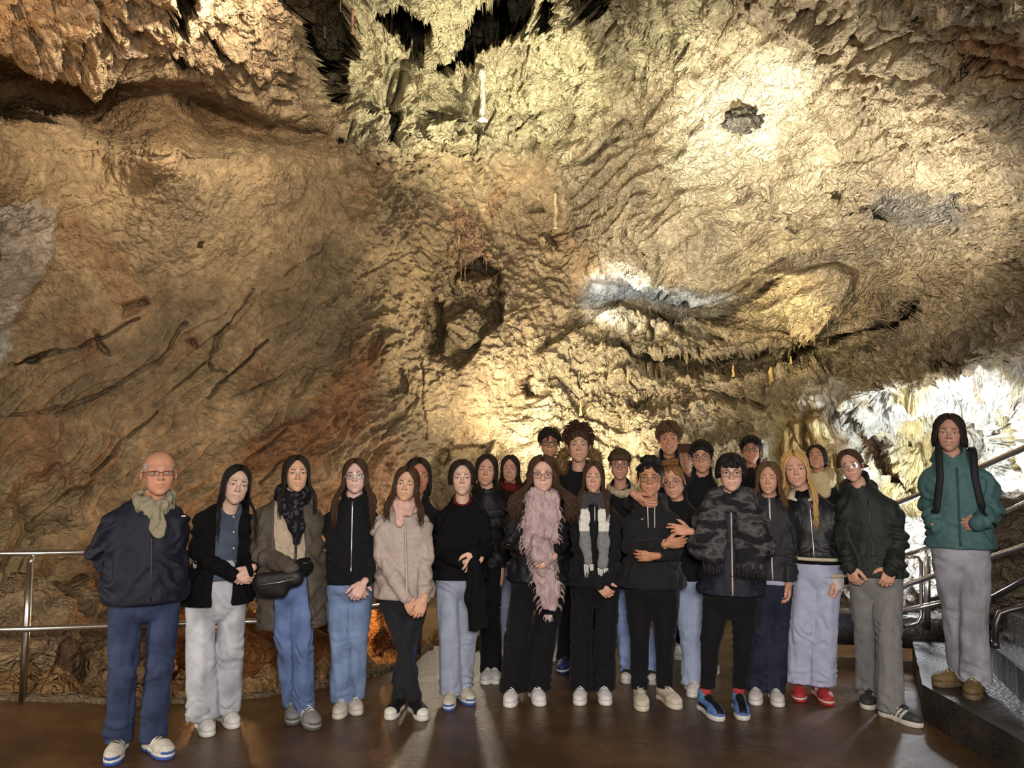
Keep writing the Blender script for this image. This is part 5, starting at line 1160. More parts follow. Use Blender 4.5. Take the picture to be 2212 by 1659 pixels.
# 13 straight hair, black and white scarf
p = Person((1282, 995, 1063), [(1251, 1525), (1310, 1525)], 'girl with long straight brown hair and black and white checked fringed scarf', sh=(1230, 1340, 1100), hip=(1232, 1338, 1262), skin=(206, 158, 136), yaw=-2, pitch=-2, roll=2, seed=13, hairc='brown', brow='dark', toes=(-4, 5), fw=.96,
   elbL=(1234, 1180), hanL=(1292, 1252), dL=(-.03, -.17), elbR=(1344, 1184), hanR=(1310, 1242), dR=(-.03, -.16))
p.hand('L', (.6, -.2, -.6), (.1, 1, .1), 45, 25); p.hand('R', (-.4, -.1, -.9), (.1, 1, 0), 60, off=(0, .02, .02))
p.build_body(); p.hair(hair_long, length=.30, phimin=46, front_thr=88, vol=1.0, n=46, spread=.035); p.finish_hair()
p.trousers(BLACKT, knee=0.077, hem=0.086, thigh=0.086, drop=.05); p.top(BLACK, 1264, 'coat', infl=.003, waist=.95); p.zipper(SILVER, p.P(p.cpx, 1125)[2], p.P(p.cpx, 1088)[2], r=.003)
def blocks(V):
    z = V[:, 2] - p.nk[2]; x = V[:, 0] - p.nk[0]; c = np.tile(np.array(srgb(70, 68, 68), np.float32), (len(V), 1)); tail = z < -.07
    c[tail & (z > -.22)] = srgb(226, 222, 216); c[tail & (z <= -.22)] = srgb(128, 128, 130); c[tail & (np.abs(x) > .105)] = srgb(40, 40, 42); return c
p.scarf(VSCARF, 1, .036, (.080, .085), .020, tails=[[(-.07, -.1, .02, .034), (-.078, -.13, -.12, .038), (-.064, -.14, -.30, .036), (-.042, -.15, -.42, .032)], [(.060, -.1, .02, .034), (.065, -.13, -.12, .036), (.060, -.14, -.30, .036), (.052, -.15, -.44, .034)]], fringe=.09, colors=blocks, fr_mat=plain('white_fringe', srgb(196, 194, 190), .9), droop=.03); p.shoes(shoe('court', (222, 218, 218)), 1.03); P[13] = p

# 14 boy with hat
p = Person((1339, 968, 1035), [(1350, 1460), (1412, 1455)], 'boy in brown cap and glasses with pale hood, arm over his neighbour', Y=5.75, sh=(1286, 1396, 1076), hip=(1312, 1392, 1230), skin=(202, 150, 128), yaw=2, seed=14, hairc='brown', brow='mid', smile=.3,
   elbL=(1282, 1180), hanL=(1290, 1270), elbR=(1378, 1085), hanR=(1374, 1062), dR=(-.20, -.58))
p.hand('R', (.75, -.35, -.6), (.25, .65, .75), (20, 24, 26, 30), 25, mirror=1, spread=8)
p.build_body(); p.hair(hair_cap, t=.006); p.hair(hair_short, n=120, length=.04, lift=.2, zmin=-.1); p.finish_hair(); p.trousers(cloth('light_blue', srgb(138, 158, 204), 'denim'), knee=0.080, hem=0.086, drop=.035); p.top(BLACK, 1240, 'jacket', infl=.006, vneck=.06)
f = Field((-.16, -.18, -.03), (.16, .17, .17), .007); f.ell((0, .012, .050), (.083, .102, .076), 0); f.cone((-.045, -.075, .052), (.045, -.075, .052), .030, .030, .01, sy=1.6); f.plane((0, 0, .040), (0, .10, -1)); f.ell((0, .01, .03), (.074, .093, .070), .0, 'sub'); V, Q = f.nets(); link('cap', mesh_from('cap', V @ p.M[:3, :3].T + p.M[:3, 3], Q), cloth('brown_cap', srgb(74, 60, 44), 'knit'), p.root)
p.scarf(cloth('cream_hood', srgb(196, 178, 146), 'knit'), 1, .026, (.080, .082), .005, name='hood', droop=.07); p.shoes(shoe('canvas', (52, 54, 58), (206, 204, 198))); gl(p, shape='oval', mat=PINKF, r=.0245, thick=.0016); P[14] = p

# 17 smiling tall boy, 18b half hidden face, 18 boy with glasses
p = Person((1445, 913, 982), [(1440, 1430), (1470, 1430)], 'tall grinning boy with light brown curly fringe at the back', Y=6.4, sh=(1390, 1500, 1028), hip=(1408, 1484, 1205), skin=(196, 140, 108), yaw=0, seed=17, hairc='mid', brow='brown', teeth=True, smile=.8)
p.build_body(); p.hair(hair_cap, t=.010, up=.006); p.hair(hair_short, n=340, length=.045, lift=.4, forward=.9, fringe=.9, curl=.7, top=.008); p.finish_hair(); p.trousers(BLACKT); p.top(NAVY, 1210, 'jacket', collar='stand'); p.shoes(shoe('court')); P[17] = p
p = Person((1483, 958, 1012), [(1476, 1420), (1500, 1420)], 'barely visible person in brown hat behind the boy with silver glasses', Y=6.9, sh=(1440, 1530, 1052), hip=(1455, 1515, 1200), skin=(190, 138, 112), yaw=-6, seed=27, hairc='dark')
p.build_body(); p.hair(hair_cap, t=.006); p.finish_hair(); p.trousers(BLACKT); p.top(BLACK, 1205, 'jacket'); p.shoes(shoe('court'))
f = Field((-.16, -.18, -.03), (.16, .17, .17), .008); f.ell((0, .012, .050), (.084, .102, .072), 0); f.cone((0, -.02, .048), (0, .03, .048), .105, .105, .01); f.plane((0, 0, .040), (0, 0, -1)); f.plane((0, 0, .12), (0, 0, 1)); f.ell((0, .01, .02), (.074, .093, .07), 0, 'sub'); V, Q = f.nets(); link('hat', mesh_from('hat', V @ p.M[:3, :3].T + p.M[:3, 3], Q), cloth('brown_hat', srgb(84, 58, 48), 'knit'), p.root); P[27] = p
p = Person((1516, 952, 1020), [(1510, 1450), (1545, 1450)], 'boy with short black hair and thin silver glasses in dark jacket', Y=6.0, sh=(1456, 1576, 1062), hip=(1478, 1554, 1220), skin=(204, 152, 124), yaw=-4, roll=-4, seed=18, hairc='black', brow='black')
p.build_body(); p.hair(hair_cap, t=.012, up=.008); p.hair(hair_short, n=260, length=.035, lift=.35, forward=.4, fringe=.3, side=.6); p.finish_hair(); p.trousers(BLACKT); p.top(BLACK, 1220, 'jacket', collar='stand'); p.shoes(shoe('court')); gl(p, shape='square', mat=plain('steel_frame', srgb(110, 100, 100), .3, .7), r=.024, thick=.0014); P[18] = p

# 16 blond bun, leaning on 15
p = Person((1454, 1000, 1075), [(1492, 1492), (1506, 1490)], 'person with blond top bun and mirrored round glasses leaning on a shoulder', Y=5.45, sh=(1422, 1530, 1110), hip=(1440, 1522, 1250), skin=(206, 154, 128), yaw=-7, roll=-7, pitch=2, seed=16, hairc='light', brow='mid', smile=.0,
   elbL=(1424, 1180), hanL=(1440, 1240), elbR=(1530, 1170), hanR=(1488, 1132), dR=(-.25, -.52))
p.hand('R', (-1, -.05, .15), (.1, .8, -.4), (14, 18, 40, 50), 35)
p.build_body(); p.hair(hair_cap, t=.004, face=(.066, .06, .108), side_z=-.01)
mb = p.hmb; rg = p.rng
for i in range(70):
    a = rg.uniform(0, 6.28); r_ = rg.uniform(.02, .05); c0 = np.array([r_ * math.cos(a) * .9, .005 + r_ * math.sin(a), .128 + rg.uniform(-.012, .016)]); th = np.linspace(0, 3.6, 6) + rg.uniform(0, 6); mb.tube((c0 + np.stack([.016 * np.cos(th), .016 * np.sin(th), .008 * np.sin(2 * th)], 1)) @ p.M[:3, :3].T + p.M[:3, 3], .006, 5)
p.finish_hair(); p.trousers(PALEB, knee=0.074, hem=0.079, drop=.04); p.top(BLACK, 1252, 'sweater', infl=.004, collar='stand'); p.shoes(shoe('court')); gl(p, shape='round', mat=GOLD, r=.0235); P[16] = p

# 15 hoodie, arms crossed
p = Person((1404, 992, 1070), [(1388, 1536), (1464, 1532)], 'girl with dark bun and glasses in black hoodie with arms crossed', sh=(1346, 1470, 1108), hip=(1350, 1468, 1268), skin=(188, 136, 104), yaw=-1, pitch=-2, seed=15, hairc='black', brow='black', width=1.12, toes=(6, 26), fw=1.08,
   elbL=(1346, 1178), hanL=(1440, 1166), dL=(-.08, -.24), elbR=(1474, 1188), hanR=(1414, 1192), dR=(-.08, -.20))
p.hand('L', (1, .15, .12), (.1, 1, .2), 24, 20, off=(.0, .0, 0)); p.hand('R', (-1, .05, -.05), (.0, 1, 0), 24, 20)
p.build_body(); p.hair(hair_cap, t=.005, face=(.068, .06, .106), side_z=-.01); mb = p.hmb; rg = p.rng
f = Field((-.1, -.08, .06), (.1, .14, .2), .006); f.ell((0, .035, .118), (.058, .052, .036), 0); V, Q = f.nets(); V = V + vnormals(V, Q) * (fbm(V * 60, 3) * .008)[:, None]; mb.add(V @ p.M[:3, :3].T + p.M[:3, 3], Q)
p.finish_hair(); mb = MB(); th = np.linspace(0.1, math.pi - .1, 14); mb.tube(np.stack([.080 * np.cos(th), -.055 + .02 * np.sin(th), .045 + .055 * np.sin(th)], 1) @ p.M[:3, :3].T + p.M[:3, 3], .006, 6, flat=1.5); mb.build('headband', BLACK, p.root)
p.trousers(BLACKT, knee=0.072, hem=0.060, thigh=0.101, drop=.085); p.top(cloth('black_hoodie', srgb(30, 31, 33)), 1268, 'hoodie', infl=.003, hood=True, sleeve=(.062, .056, .047), waist=1.0, boxy=.04, neck_r=.068, cuff=.05)
V15 = p.last[0]
for sx in (-.022, .026):
    pts = []
    for t in np.linspace(0, 1, 7): xx = p.nk[0] + sx * (1.0 - .1 * t); zz = p.nk[2] - .005 - .17 * t; pts.append((xx, p.front(xx, zz, V15) - .003, zz))
    MB().tube(pts, .0035, 6).build('drawstring', plain('string', srgb(206, 200, 190), .8), p.root)
# curved tick on the chest
q = p.P(1388, 1118); tx = np.linspace(0, 1, 12); up = np.stack([-.010 + .026 * tx + .0, np.zeros(12), -.004 + .010 * tx ** 1.6], 1); lo_ = np.stack([-.010 + .026 * tx, np.zeros(12), -.004 - .006 * np.sin(np.clip(tx * 1.25, 0, 1) * math.pi) * (1 - tx) + .010 * tx ** 1.6 - .0006], 1); V = np.vstack([up, lo_]) + np.array([q[0], 0, q[2]]); V[:, 1] = [p.front(v[0], v[2], V15) - .003 for v in V]
V = np.vstack([V, V + np.array([0, .002, 0])]); n_ = 12; Q = [(i, i + 1, n_ + i + 1, n_ + i) for i in range(n_ - 1)] + [(24 + i, 24 + n_ + i, 24 + n_ + i + 1, 24 + i + 1) for i in range(n_ - 1)]
link('chest_emblem', mesh_from('chest_emblem', V, Q), WHITEC, p.root)
for k, (dx, cc) in enumerate(((.028, (206, 70, 60)), (.014, (222, 216, 206)), (.002, (60, 58, 56)))):
    d = (p.WL - p.EL) / np.linalg.norm(p.WL - p.EL); cpt = p.WL - d * dx; F_ = limb_frame(d, (0, 1, 0)); th = np.linspace(0, 2 * math.pi, 16, endpoint=False); MB().tube(cpt + (np.cos(th)[:, None] * F_[:, 1] + np.sin(th)[:, None] * F_[:, 2]) * .030, .0045 if k < 2 else .002, 6, closed=True).build('bracelet', plain('bracelet_%d' % k, srgb(*cc), .6), p.root)
p.shoes(shoe('court', (206, 194, 176), (212, 202, 184), (190, 178, 160), (222, 214, 200)), 1.12); gl(p, shape='square', mat=GOLD, r=.0245); P[15] = p

# 21, 23 at the back right
p = Person((1622, 942, 1002), [(1610, 1430), (1640, 1430)], 'boy with thick black hair at the back above the brown-haired girl', Y=6.4, sh=(1566, 1680, 1045), hip=(1586, 1660, 1205), skin=(182, 126, 98), yaw=0, pitch=-8, seed=21, hairc='black', brow='black')
p.build_body(); p.hair(hair_cap, t=.013, up=.006); p.hair(hair_short, n=280, length=.05, lift=.3, forward=1.0, fringe=.7); p.finish_hair(); p.trousers(BLACKT); p.top(BLACK, 1210, 'jacket', collar='stand'); p.shoes(shoe('court')); gl(p, shape='square', mat=plain('steel_frame', srgb(110, 100, 100), .3, .7), r=.022, thick=.0012); P[21] = p
p = Person((1764, 960, 1016), [(1750, 1440), (1780, 1440)], 'girl in cream fleece collar with head tipped back behind the blonde girl', Y=6.1, sh=(1712, 1832, 1062), hip=(1730, 1806, 1210), skin=(196, 142, 112), yaw=-5, pitch=-14, roll=-6, seed=23, hairc='dark', smile=.2)
p.build_body(); p.hair(hair_bob, length=.07, phimin=50, part=.03, vol=1.05); p.finish_hair(); p.trousers(PALEB, knee=0.076, hem=0.077); p.top(BLACK, 1210, 'jacket'); p.scarf(cloth('cream_fleece', srgb(206, 186, 142), 'knit'), 2, .046, (.085, .090), .005, name='fleece_collar', droop=.06, tails=[[(.03, -.11, -.02, .06), (.03, -.12, -.12, .06)]]); p.shoes(shoe('court', (170, 180, 200))); P[23] = p

# 20 girl in black zip jacket
p = Person((1660, 996, 1066), [(1631, 1525), (1684, 1529)], 'girl with mid-length reddish brown hair in dark jacket with pale zipper', sh=(1614, 1718, 1100), hip=(1632, 1712, 1248), skin=(204, 154, 130), yaw=-4, roll=2, seed=20, hairc='mid', brow='brown', toes=(-4, 8), elbL=(1612, 1180), elbR=(1720, 1180))
p.hand('R', (0, -.1, -1), (-1, 0, 0), 30)
p.build_body(); p.hair(hair_long, length=.20, phimin=46, front_thr=100, vol=1.03, wave=.008, n=42, spread=.04); p.finish_hair(); p.trousers(DARKJ, knee=0.077, hem=0.084, thigh=0.086, drop=.05); p.top(cloth('white_shirt', srgb(176, 178, 206)), 1260, 'shirt_hem', infl=-.012, sleeves=False, waist=.85, hemf=1.16); p.top(cloth('dark_shell', srgb(40, 40, 44), 'shell'), 1250, 'jacket', infl=.004, collar='stand', waist=.98)
p.zipper(plain('pale_zip', srgb(186, 184, 180), .45, .3), p.P(p.cpx, 1248)[2], p.P(p.cpx, 1075)[2], x=-.01, r=.0065); p.shoes(shoe('court', (214, 206, 206)), 1.0); P[20] = p

# 19 bowl cut, blanket scarf
p = Person((1579, 979, 1059), [(1556, 1558), (1606, 1556)], 'person with black bowl haircut wrapped in grey camouflage blanket scarf', sh=(1506, 1648, 1106), hip=(1518, 1642, 1280), skin=(214, 170, 150), yaw=1, seed=19, hairc='black', brow='black', smile=.5, toes=(28, 6), fw=1.03, elbL=(1508, 1185), hanL=(1556, 1228), dL=(.0, -.05), elbR=(1652, 1185), hanR=(1618, 1228), dR=(.0, -.05))
p.build_body(); p.hair(hair_bob, length=.035, phimin=54, vol=1.06, part=.0, fringe=True); p.finish_hair(); p.trousers(BLACKT, knee=0.060, hem=0.050, thigh=0.090, drop=.15); p.top(NAVY, 1282, 'jacket', infl=.003, boxy=.03); p.zipper(plain('beige_zip', srgb(176, 160, 148), .5), p.P(p.cpx, 1278)[2], p.P(p.cpx, 1100)[2], x=.008, r=.006)
f = Field((-.50, -.42, .55), (.50, .36, p.zchin + .05), .011); nk = p.nk
for l in range(2):
    th = np.linspace(0, 2 * math.pi, 14); f.chain(np.stack([nk[0] + .10 * np.cos(th), -.005 + .095 * np.sin(th), nk[2] + .0 + .02 * l - .02 * (1 - np.sin(th))], 1), [.044] * 14, .015)
for sg in (-1, 1):
    A = nk + np.array([sg * .09, -.02, -.01]); sh_ = p.SL if sg < 0 else p.SR; el = p.EL if sg < 0 else p.ER
    f.chain([A, sh_ + np.array([0, -.03, .02]), el + np.array([sg * .015, -.05, .03])], [.06, .088, .10], .05); f.chain([A + np.array([0, -.05, 0]), np.array([p.shc[0] + sg * .125, -.14, el[2] + .12]), np.array([p.shc[0] + sg * .115, -.14, el[2] - .06 + (.05 if sg < 0 else -.05)])], [.05, .085, .085], .04, sy=.55)
f.plane((p.shc[0], 0, p.EL[2] - .07), (-.55, 0, -1)) if False else None
f.plane((0, 0, p.EL[2] - .10), (0, 0, -1))
V, Q = f.nets(); V = V + vnormals(V, Q) * (fbm(V * np.array([14, 14, 7]) + 3, 3) * .014)[:, None]; bs = link('blanket_scarf', mesh_from('blanket_scarf', V, Q), CAMO, p.root); mb = MB(); rg = p.rng
low = V[(V[:, 2] < p.EL[2] - .07)]
for i in rg.choice(len(low), 130): v = low[i]; mb.tube([v + np.array([0, 0, .01]), v + np.array([rg.normal() * .008, -.004, -.04]), v + np.array([rg.normal() * .014, -.002, -.075 * rg.uniform(.6, 1.1)])], [.0055, .004, .0015], 4)
mb.build('fringe', cloth('grey_fringe', srgb(52, 50, 52), 'knit'), bs)['kind'] = 'stuff'; p.shoes(shoe('dunk', (92, 122, 186), (214, 212, 208), (18, 18, 22), (20, 20, 22)), 1.10, socks=cloth('red_sock', srgb(176, 64, 66), 'knit')); gl(p, shape='square', mat=PINKF, r=.0245, thick=.0014); P[19] = p

# 22 blonde girl, leather jacket
p = Person((1718, 972, 1050), [(1727, 1517), (1793, 1525)], 'smiling girl with long blonde hair in black leather jacket with cream trim', sh=(1692, 1816, 1090), hip=(1712, 1818, 1230), skin=(212, 162, 138), yaw=2, roll=-6, seed=22, hairc='blonde', brow='light', teeth=True, smile=.9, toes=(0, 18), elbL=(1690, 1170), elbR=(1816, 1168), hanR=(1806, 1252), dR=(0, -.03))
p.hand('R', (0, -.1, -1), (-1, .2, 0), 40)
p.build_body(); p.hair(hair_long, length=.36, phimin=48, front_thr=96, vol=1.03, wave=.006, n=46, spread=.03, part=-.015); p.finish_hair(); p.trousers(LAV, knee=0.097, hem=0.112, thigh=0.094, drop=.085, fold=.014); p.top(cloth('black_knit', srgb(16, 16, 18), 'knit'), 1216, 'sweater', infl=-.008, collar='stand', sleeves=False); p.top(cloth('black_leather', srgb(20, 21, 25), 'leather'), 1204, 'leather_jacket', infl=.006, sleeve=(.062, .058, .052), vneck=.04, waist=1.02, hemf=1.0); VJ = p.last[0]; p.zipper(SILVER, p.P(p.cpx, 1205)[2], p.P(p.cpx, 1090)[2], x=-.012, r=.0035)
CREAM = cloth('cream_fleece2', srgb(198, 186, 160), 'knit'); low = p.garments['leather_jacket'][0]; zh = low[:, 2].min(); ring = low[(low[:, 2] < zh + .02) & (np.abs(low[:, 0] - p.hipc[0]) < p.hipw + .05)]; c_ = ring[:, :2].mean(0); an = np.arctan2(ring[:, 1] - c_[1], ring[:, 0] - c_[0]); rr = np.hypot(ring[:, 0] - c_[0], ring[:, 1] - c_[1]); ths = np.linspace(-math.pi, math.pi, 36, endpoint=False); pts = []
for t in ths: m = np.abs((an - t + math.pi) % (2 * math.pi) - math.pi) < .15; r_ = rr[m].max() if m.any() else rr.mean(); pts.append((c_[0] + r_ * math.cos(t), c_[1] + r_ * math.sin(t), zh))
MB().tube(pts, .013, 6, closed=True).build('fleece_hem', CREAM, p.root); d = p.WR - p.ER; d /= np.linalg.norm(d); F_ = limb_frame(d, (0, 1, 0)); th = np.linspace(0, 2 * math.pi, 18, endpoint=False); MB().tube(p.WR - d * .03 + (np.cos(th)[:, None] * F_[:, 1] + np.sin(th)[:, None] * F_[:, 2]) * .056, .014, 6, closed=True).build('fleece_cuff', CREAM, p.root); mb = MB(); mb.tube([p.WR - d * .03, p.WR + d * .05, p.WR + d * .075], [.05, .046, .02], 12); mb.build('shirt_cuff', cloth('white_cuff', srgb(206, 200, 198)), p.root)
for sg in (-1, 1):
    a = p.nk + np.array([sg * .055, -.045, .02]); b = p.nk + np.array([sg * .075, -.11, -.04]); c_ = p.nk + np.array([sg * .035, -.125, -.055]); mb = MB(); mb.tube([a, b, c_], [.022, .026, .008], 8, flat=.45); mb.build('collar', CREAM, p.root)
p.shoes(shoe('runner', (168, 44, 48), (206, 196, 190), (188, 60, 62), (60, 20, 24)), 1.05); P[22] = p

# 24 dark green jacket, leaning
p = Person((1838, 970, 1040), [(1874, 1533), (1988, 1572)], 'person in dark green padded jacket and ash grey trousers, head tilted, reflecting glasses', sh=(1806, 1946, 1080), hip=(1832, 1950, 1245), skin=(206, 158, 136), yaw=-5, roll=-14, seed=24, hairc='brown', brow='brown', toes=(-6, 52), smile=.3,
   elbL=(1806, 1170), hanL=(1836, 1220), dL=(.0, -.12), elbR=(1962, 1165), hanR=(1924, 1222), dR=(.0, -.14))
p.hand('L', (.3, -.1, -.95), (.6, .8, 0), 50, 20); p.hand('R', (-.35, -.1, -.95), (-.2, 1, 0), 38, 40)
p.build_body(); p.hair(hair_bob, length=-.005, phimin=56, vol=1.03, part=.02, n=36); p.finish_hair(); p.trousers(ASH, knee=0.074, hem=0.088, thigh=0.092, drop=.045); p.top(cloth('dark_green', srgb(36, 40, 38), 'shell'), 1246, 'jacket', infl=.004, collar='stand', hood=True, sleeve=(.060, .054, .046), waist=1.0, quilt=.003, qstep=.11); p.zipper(DARKZ, p.P(p.cpx, 1240)[2], p.P(p.cpx, 1080)[2], r=.004); p.shoes(shoe('stripe', (58, 60, 62), (214, 206, 194), (220, 216, 208), (30, 30, 32)), 1.08); gl(p, shape='round', mat=CLEARF, r=.0235); P[24] = p
mb = MB(); q = (np.array([(.055, .06, -.015), (.085, .075, -.022), (.11, .085, -.03)])) @ p.M[:3, :3].T + p.M[:3, 3]; mb.tube(q, [.016, .014, .004], 8); mb.build('ponytail', hair_mat('brown', HAIRC['brown']), p.root)

# 25 woman in teal jacket on the step
STEP_Z = .22
p = Person((2050, 894, 974), [(2022, 1482), (2098, 1512)], 'tall woman in teal hooded jacket and grey jeans standing on the step', base=STEP_Z, sh=(1990, 2146, 1016), hip=(2012, 2138, 1190), skin=(186, 140, 122), yaw=-2, roll=3, seed=25, hairc='dark', brow='dark', teeth=True, smile=.5, toes=(-52, -10), elbL=(1992, 1096), hanL=(2022, 1134), dL=(.05, -.06), elbR=(2166, 1104), hanR=(2112, 1126), dR=(.04, -.14))
p.hand('R', (-1, .18, -.15), (0, 1, 0), 14, 5, off=(.02, .022, 0)); p.hand('L', (.6, .5, -.6), (0, 1, 0), 30)
p.build_body(); p.hair(hair_bob, length=.085, phimin=47, vol=1.05, part=.02, flick=.012); p.finish_hair(); p.trousers(GREYJ, knee=0.077, hem=0.086, thigh=0.097, drop=.055, fold=.014); p.top(cloth('teal', srgb(66, 98, 100), 'shell'), 1182, 'jacket', infl=.006, collar='stand', hood=True, quilt=.004, qstep=.12, sleeve=(.064, .060, .050), waist=1.0, hemf=1.06); VJ = p.last[0]; p.zipper(cloth('dark_teal', srgb(44, 70, 74), 'shell'), p.P(p.cpx, 1175)[2], p.P(p.cpx, 1010)[2], r=.006)
p.shoes(shoe('suede', (112, 92, 60), (104, 90, 66), (92, 74, 50), (190, 180, 156)), 1.10); P[25] = p
bp = empty('backpack', p.o, p.th); tag(bp, 'black backpack worn by the woman in the teal jacket', 'backpack'); f = Field((-.3, .02, .7), (.35, .5, 1.5), .012); f.box((p.shc[0] + .02, .25, p.shc[2] - .22), (.15, .10, .22), .06, .0); V, Q = f.nets(); BPM = cloth('black_pack', srgb(20, 22, 26), 'shell'); link('pack', mesh_from('pack', V, Q), BPM, bp)
for sg in (-1, 1):
    pts = []
    for t in np.linspace(0, 1, 9):
        xx = p.shc[0] + sg * (.085 + .04 * t); zz = p.shc[2] + .02 - .27 * t; pts.append((xx, p.front(xx, zz, VJ) - .006 if t > .05 else -.05, zz))
    m_ = np.abs(VJ[:, 0] - (p.shc[0] + sg * .095)) < .02; zt_ = VJ[m_, 2].max() + .008; pts = pts[2:]
    pts = [(p.shc[0] + sg * .085, .16, p.shc[2] - .02), (p.shc[0] + sg * .088, .07, zt_ - .012), (p.shc[0] + sg * .09, .03, zt_), (p.shc[0] + sg * .092, -.03, zt_ - .006), (p.shc[0] + sg * .094, -.075, zt_ - .03)] + pts + [(p.shc[0] + sg * .19, .02, p.shc[2] - .33), (p.shc[0] + sg * .16, .18, p.shc[2] - .36)]
    MB().tube(pts, .021, 8, flat=.3, up=None).build('shoulder_strap', BPM, bp)

# ================================================================== floor, steps, railings, pit
def floor_material():
    m, nt, b = nt_new('wet_concrete'); geo = N(nt, 'ShaderNodeNewGeometry')
    def nz(scale, det, rough=.6):
        n = N(nt, 'ShaderNodeTexNoise'); n.inputs['Scale'].default_value = scale; n.inputs['Detail'].default_value = det; n.inputs['Roughness'].default_value = rough; nt.links.new(geo.outputs['Position'], n.inputs['Vector']); return n.outputs['Fac']
    c = ramp(nt, nz(1.3, 8, .65), [(.30, (50, 34, 19)), (.48, (76, 53, 30)), (.62, (98, 72, 44)), (.75, (86, 68, 50))]); nt.links.new(c, b.inputs['Base Color'])
    r = N(nt, 'ShaderNodeMapRange'); r.inputs['From Min'].default_value = .38; r.inputs['From Max'].default_value = .62; r.inputs['To Min'].default_value = .10; r.inputs['To Max'].default_value = .38; nt.links.new(nz(1.1, 5), r.inputs['Value']); nt.links.new(r.outputs[0], b.inputs['Roughness'])
    bp = N(nt, 'ShaderNodeBump'); bp.inputs['Strength'].default_value = .35; bp.inputs['Distance'].default_value = .02; nt.links.new(nz(22, 7, .7), bp.inputs['Height']); nt.links.new(bp.outputs['Normal'], b.inputs['Normal'])
    b.inputs['Specular IOR Level'].default_value = .5; return m
WETFLOOR = floor_material()
CONC = None
def conc_material():
    m, nt, b = nt_new('damp_concrete'); geo = N(nt, 'ShaderNodeNewGeometry'); n = N(nt, 'ShaderNodeTexNoise'); n.inputs['Scale'].default_value = 5; n.inputs['Detail'].default_value = 8; nt.links.new(geo.outputs['Position'], n.inputs['Vector'])
    nt.links.new(ramp(nt, n.outputs['Fac'], [(.3, (32, 28, 25)), (.6, (58, 52, 47)), (.75, (78, 71, 66))]), b.inputs['Base Color']); b.inputs['Roughness'].default_value = .38
    bp = N(nt, 'ShaderNodeBump'); bp.inputs['Strength'].default_value = .6; bp.inputs['Distance'].default_value = .02; n2 = N(nt, 'ShaderNodeTexNoise'); n2.inputs['Scale'].default_value = 40; n2.inputs['Detail'].default_value = 6; nt.links.new(geo.outputs['Position'], n2.inputs['Vector']); nt.links.new(n2.outputs['Fac'], bp.inputs['Height']); nt.links.new(bp.outputs['Normal'], b.inputs['Normal']); return m
CONC = conc_material()
def inpoly(X, Y, poly):
    ins = np.zeros(X.shape, bool); poly = np.asarray(poly, float)
    for i in range(len(poly)):
        a, b = poly[i], poly[(i + 1) % len(poly)]; ins ^= ((a[1] > Y) != (b[1] > Y)) & (X < (b[0] - a[0]) * (Y - a[1]) / ((b[1] - a[1]) if abs(b[1] - a[1]) > 1e-9 else 1e-9) + a[0])
    return ins
def poly_slab(name, poly, z, thick, mat, step=.06, amp=.006, edge=.03, seed=0):
    """a slab with an uneven top and a rough rim"""
    poly = np.asarray(poly, float); out = []
    for i in range(len(poly)):
        a, b = poly[i], poly[(i + 1) % len(poly)]; n = max(1, int(np.linalg.norm(b - a) / step)); out += [a + (b - a) * k / n for k in range(n)]
    out = np.array(out); q = np.c_[out * 6, np.full(len(out), seed)]; out = out + edge * np.c_[fbm(q, 3), fbm(q + 9, 3)]
    import bmesh
    bm = bmesh.new(); top = [bm.verts.new((x, y, z)) for x, y in out]; fc = bm.faces.new(top); bmesh.ops.triangulate(bm, faces=[fc])
    r = bmesh.ops.extrude_face_region(bm, geom=bm.faces[:]); 
    for v in [e for e in r['geom'] if isinstance(e, bmesh.types.BMVert)]: v.co.z = z - thick
    bmesh.ops.recalc_face_normals(bm, faces=bm.faces[:]); me = bpy.data.meshes.new(name); bm.to_mesh(me); bm.free(); return link(name, me, mat)
# outline of the concrete floor: the curb under the left railing, then the path that bends away behind the group
curb_px = [(-420, 1525), (0, 1508), (160, 1512), (300, 1520), (430, 1512), (560, 1505), (660, 1488), (760, 1470), (860, 1440), (930, 1400)]
curb = [ground(x, y)[:2] for x, y in curb_px]
FLOOR_POLY = [(-5.0, -1.0)] + [tuple(c) for c in curb] + [(-1.3, 8.6), (0.5, 9.6), (3.8, 9.0), (5.2, 7.5), (5.2, -1.0)]
fl = poly_slab('floor', FLOOR_POLY, 0.0, .9, WETFLOOR, edge=.035); fl['kind'] = 'structure'; tag(fl, 'wet dark brown concrete floor reflecting the group', 'floor')
# uneven stone curb along the edge
f = None; mb = MB(); cpts = np.array([ground(x, y) for x, y in curb_px]); L = [0]
for a, b in zip(cpts[:-1], cpts[1:]): L.append(L[-1] + np.linalg.norm(b - a))
tt = np.linspace(0, L[-1], 160); cp = np.stack([np.interp(tt, L, cpts[:, k]) for k in range(3)], 1); cp[:, :2] += .03 * np.c_[fbm(cp * 3, 3), fbm(cp * 3 + 7, 3)]; cp[:, 2] = .0
mb.tube(cp, .05 + .018 * fbm(cp * 4 + 3, 3), 8, flat=.8, up=(0, 0, 1), color=C3(120, 104, 84)); cb_ = mb.build('trim_1', ROCK, None); cb_['kind'] = 'structure'; tag(cb_, 'low rough stone curb along the floor edge under the railing', 'curb')

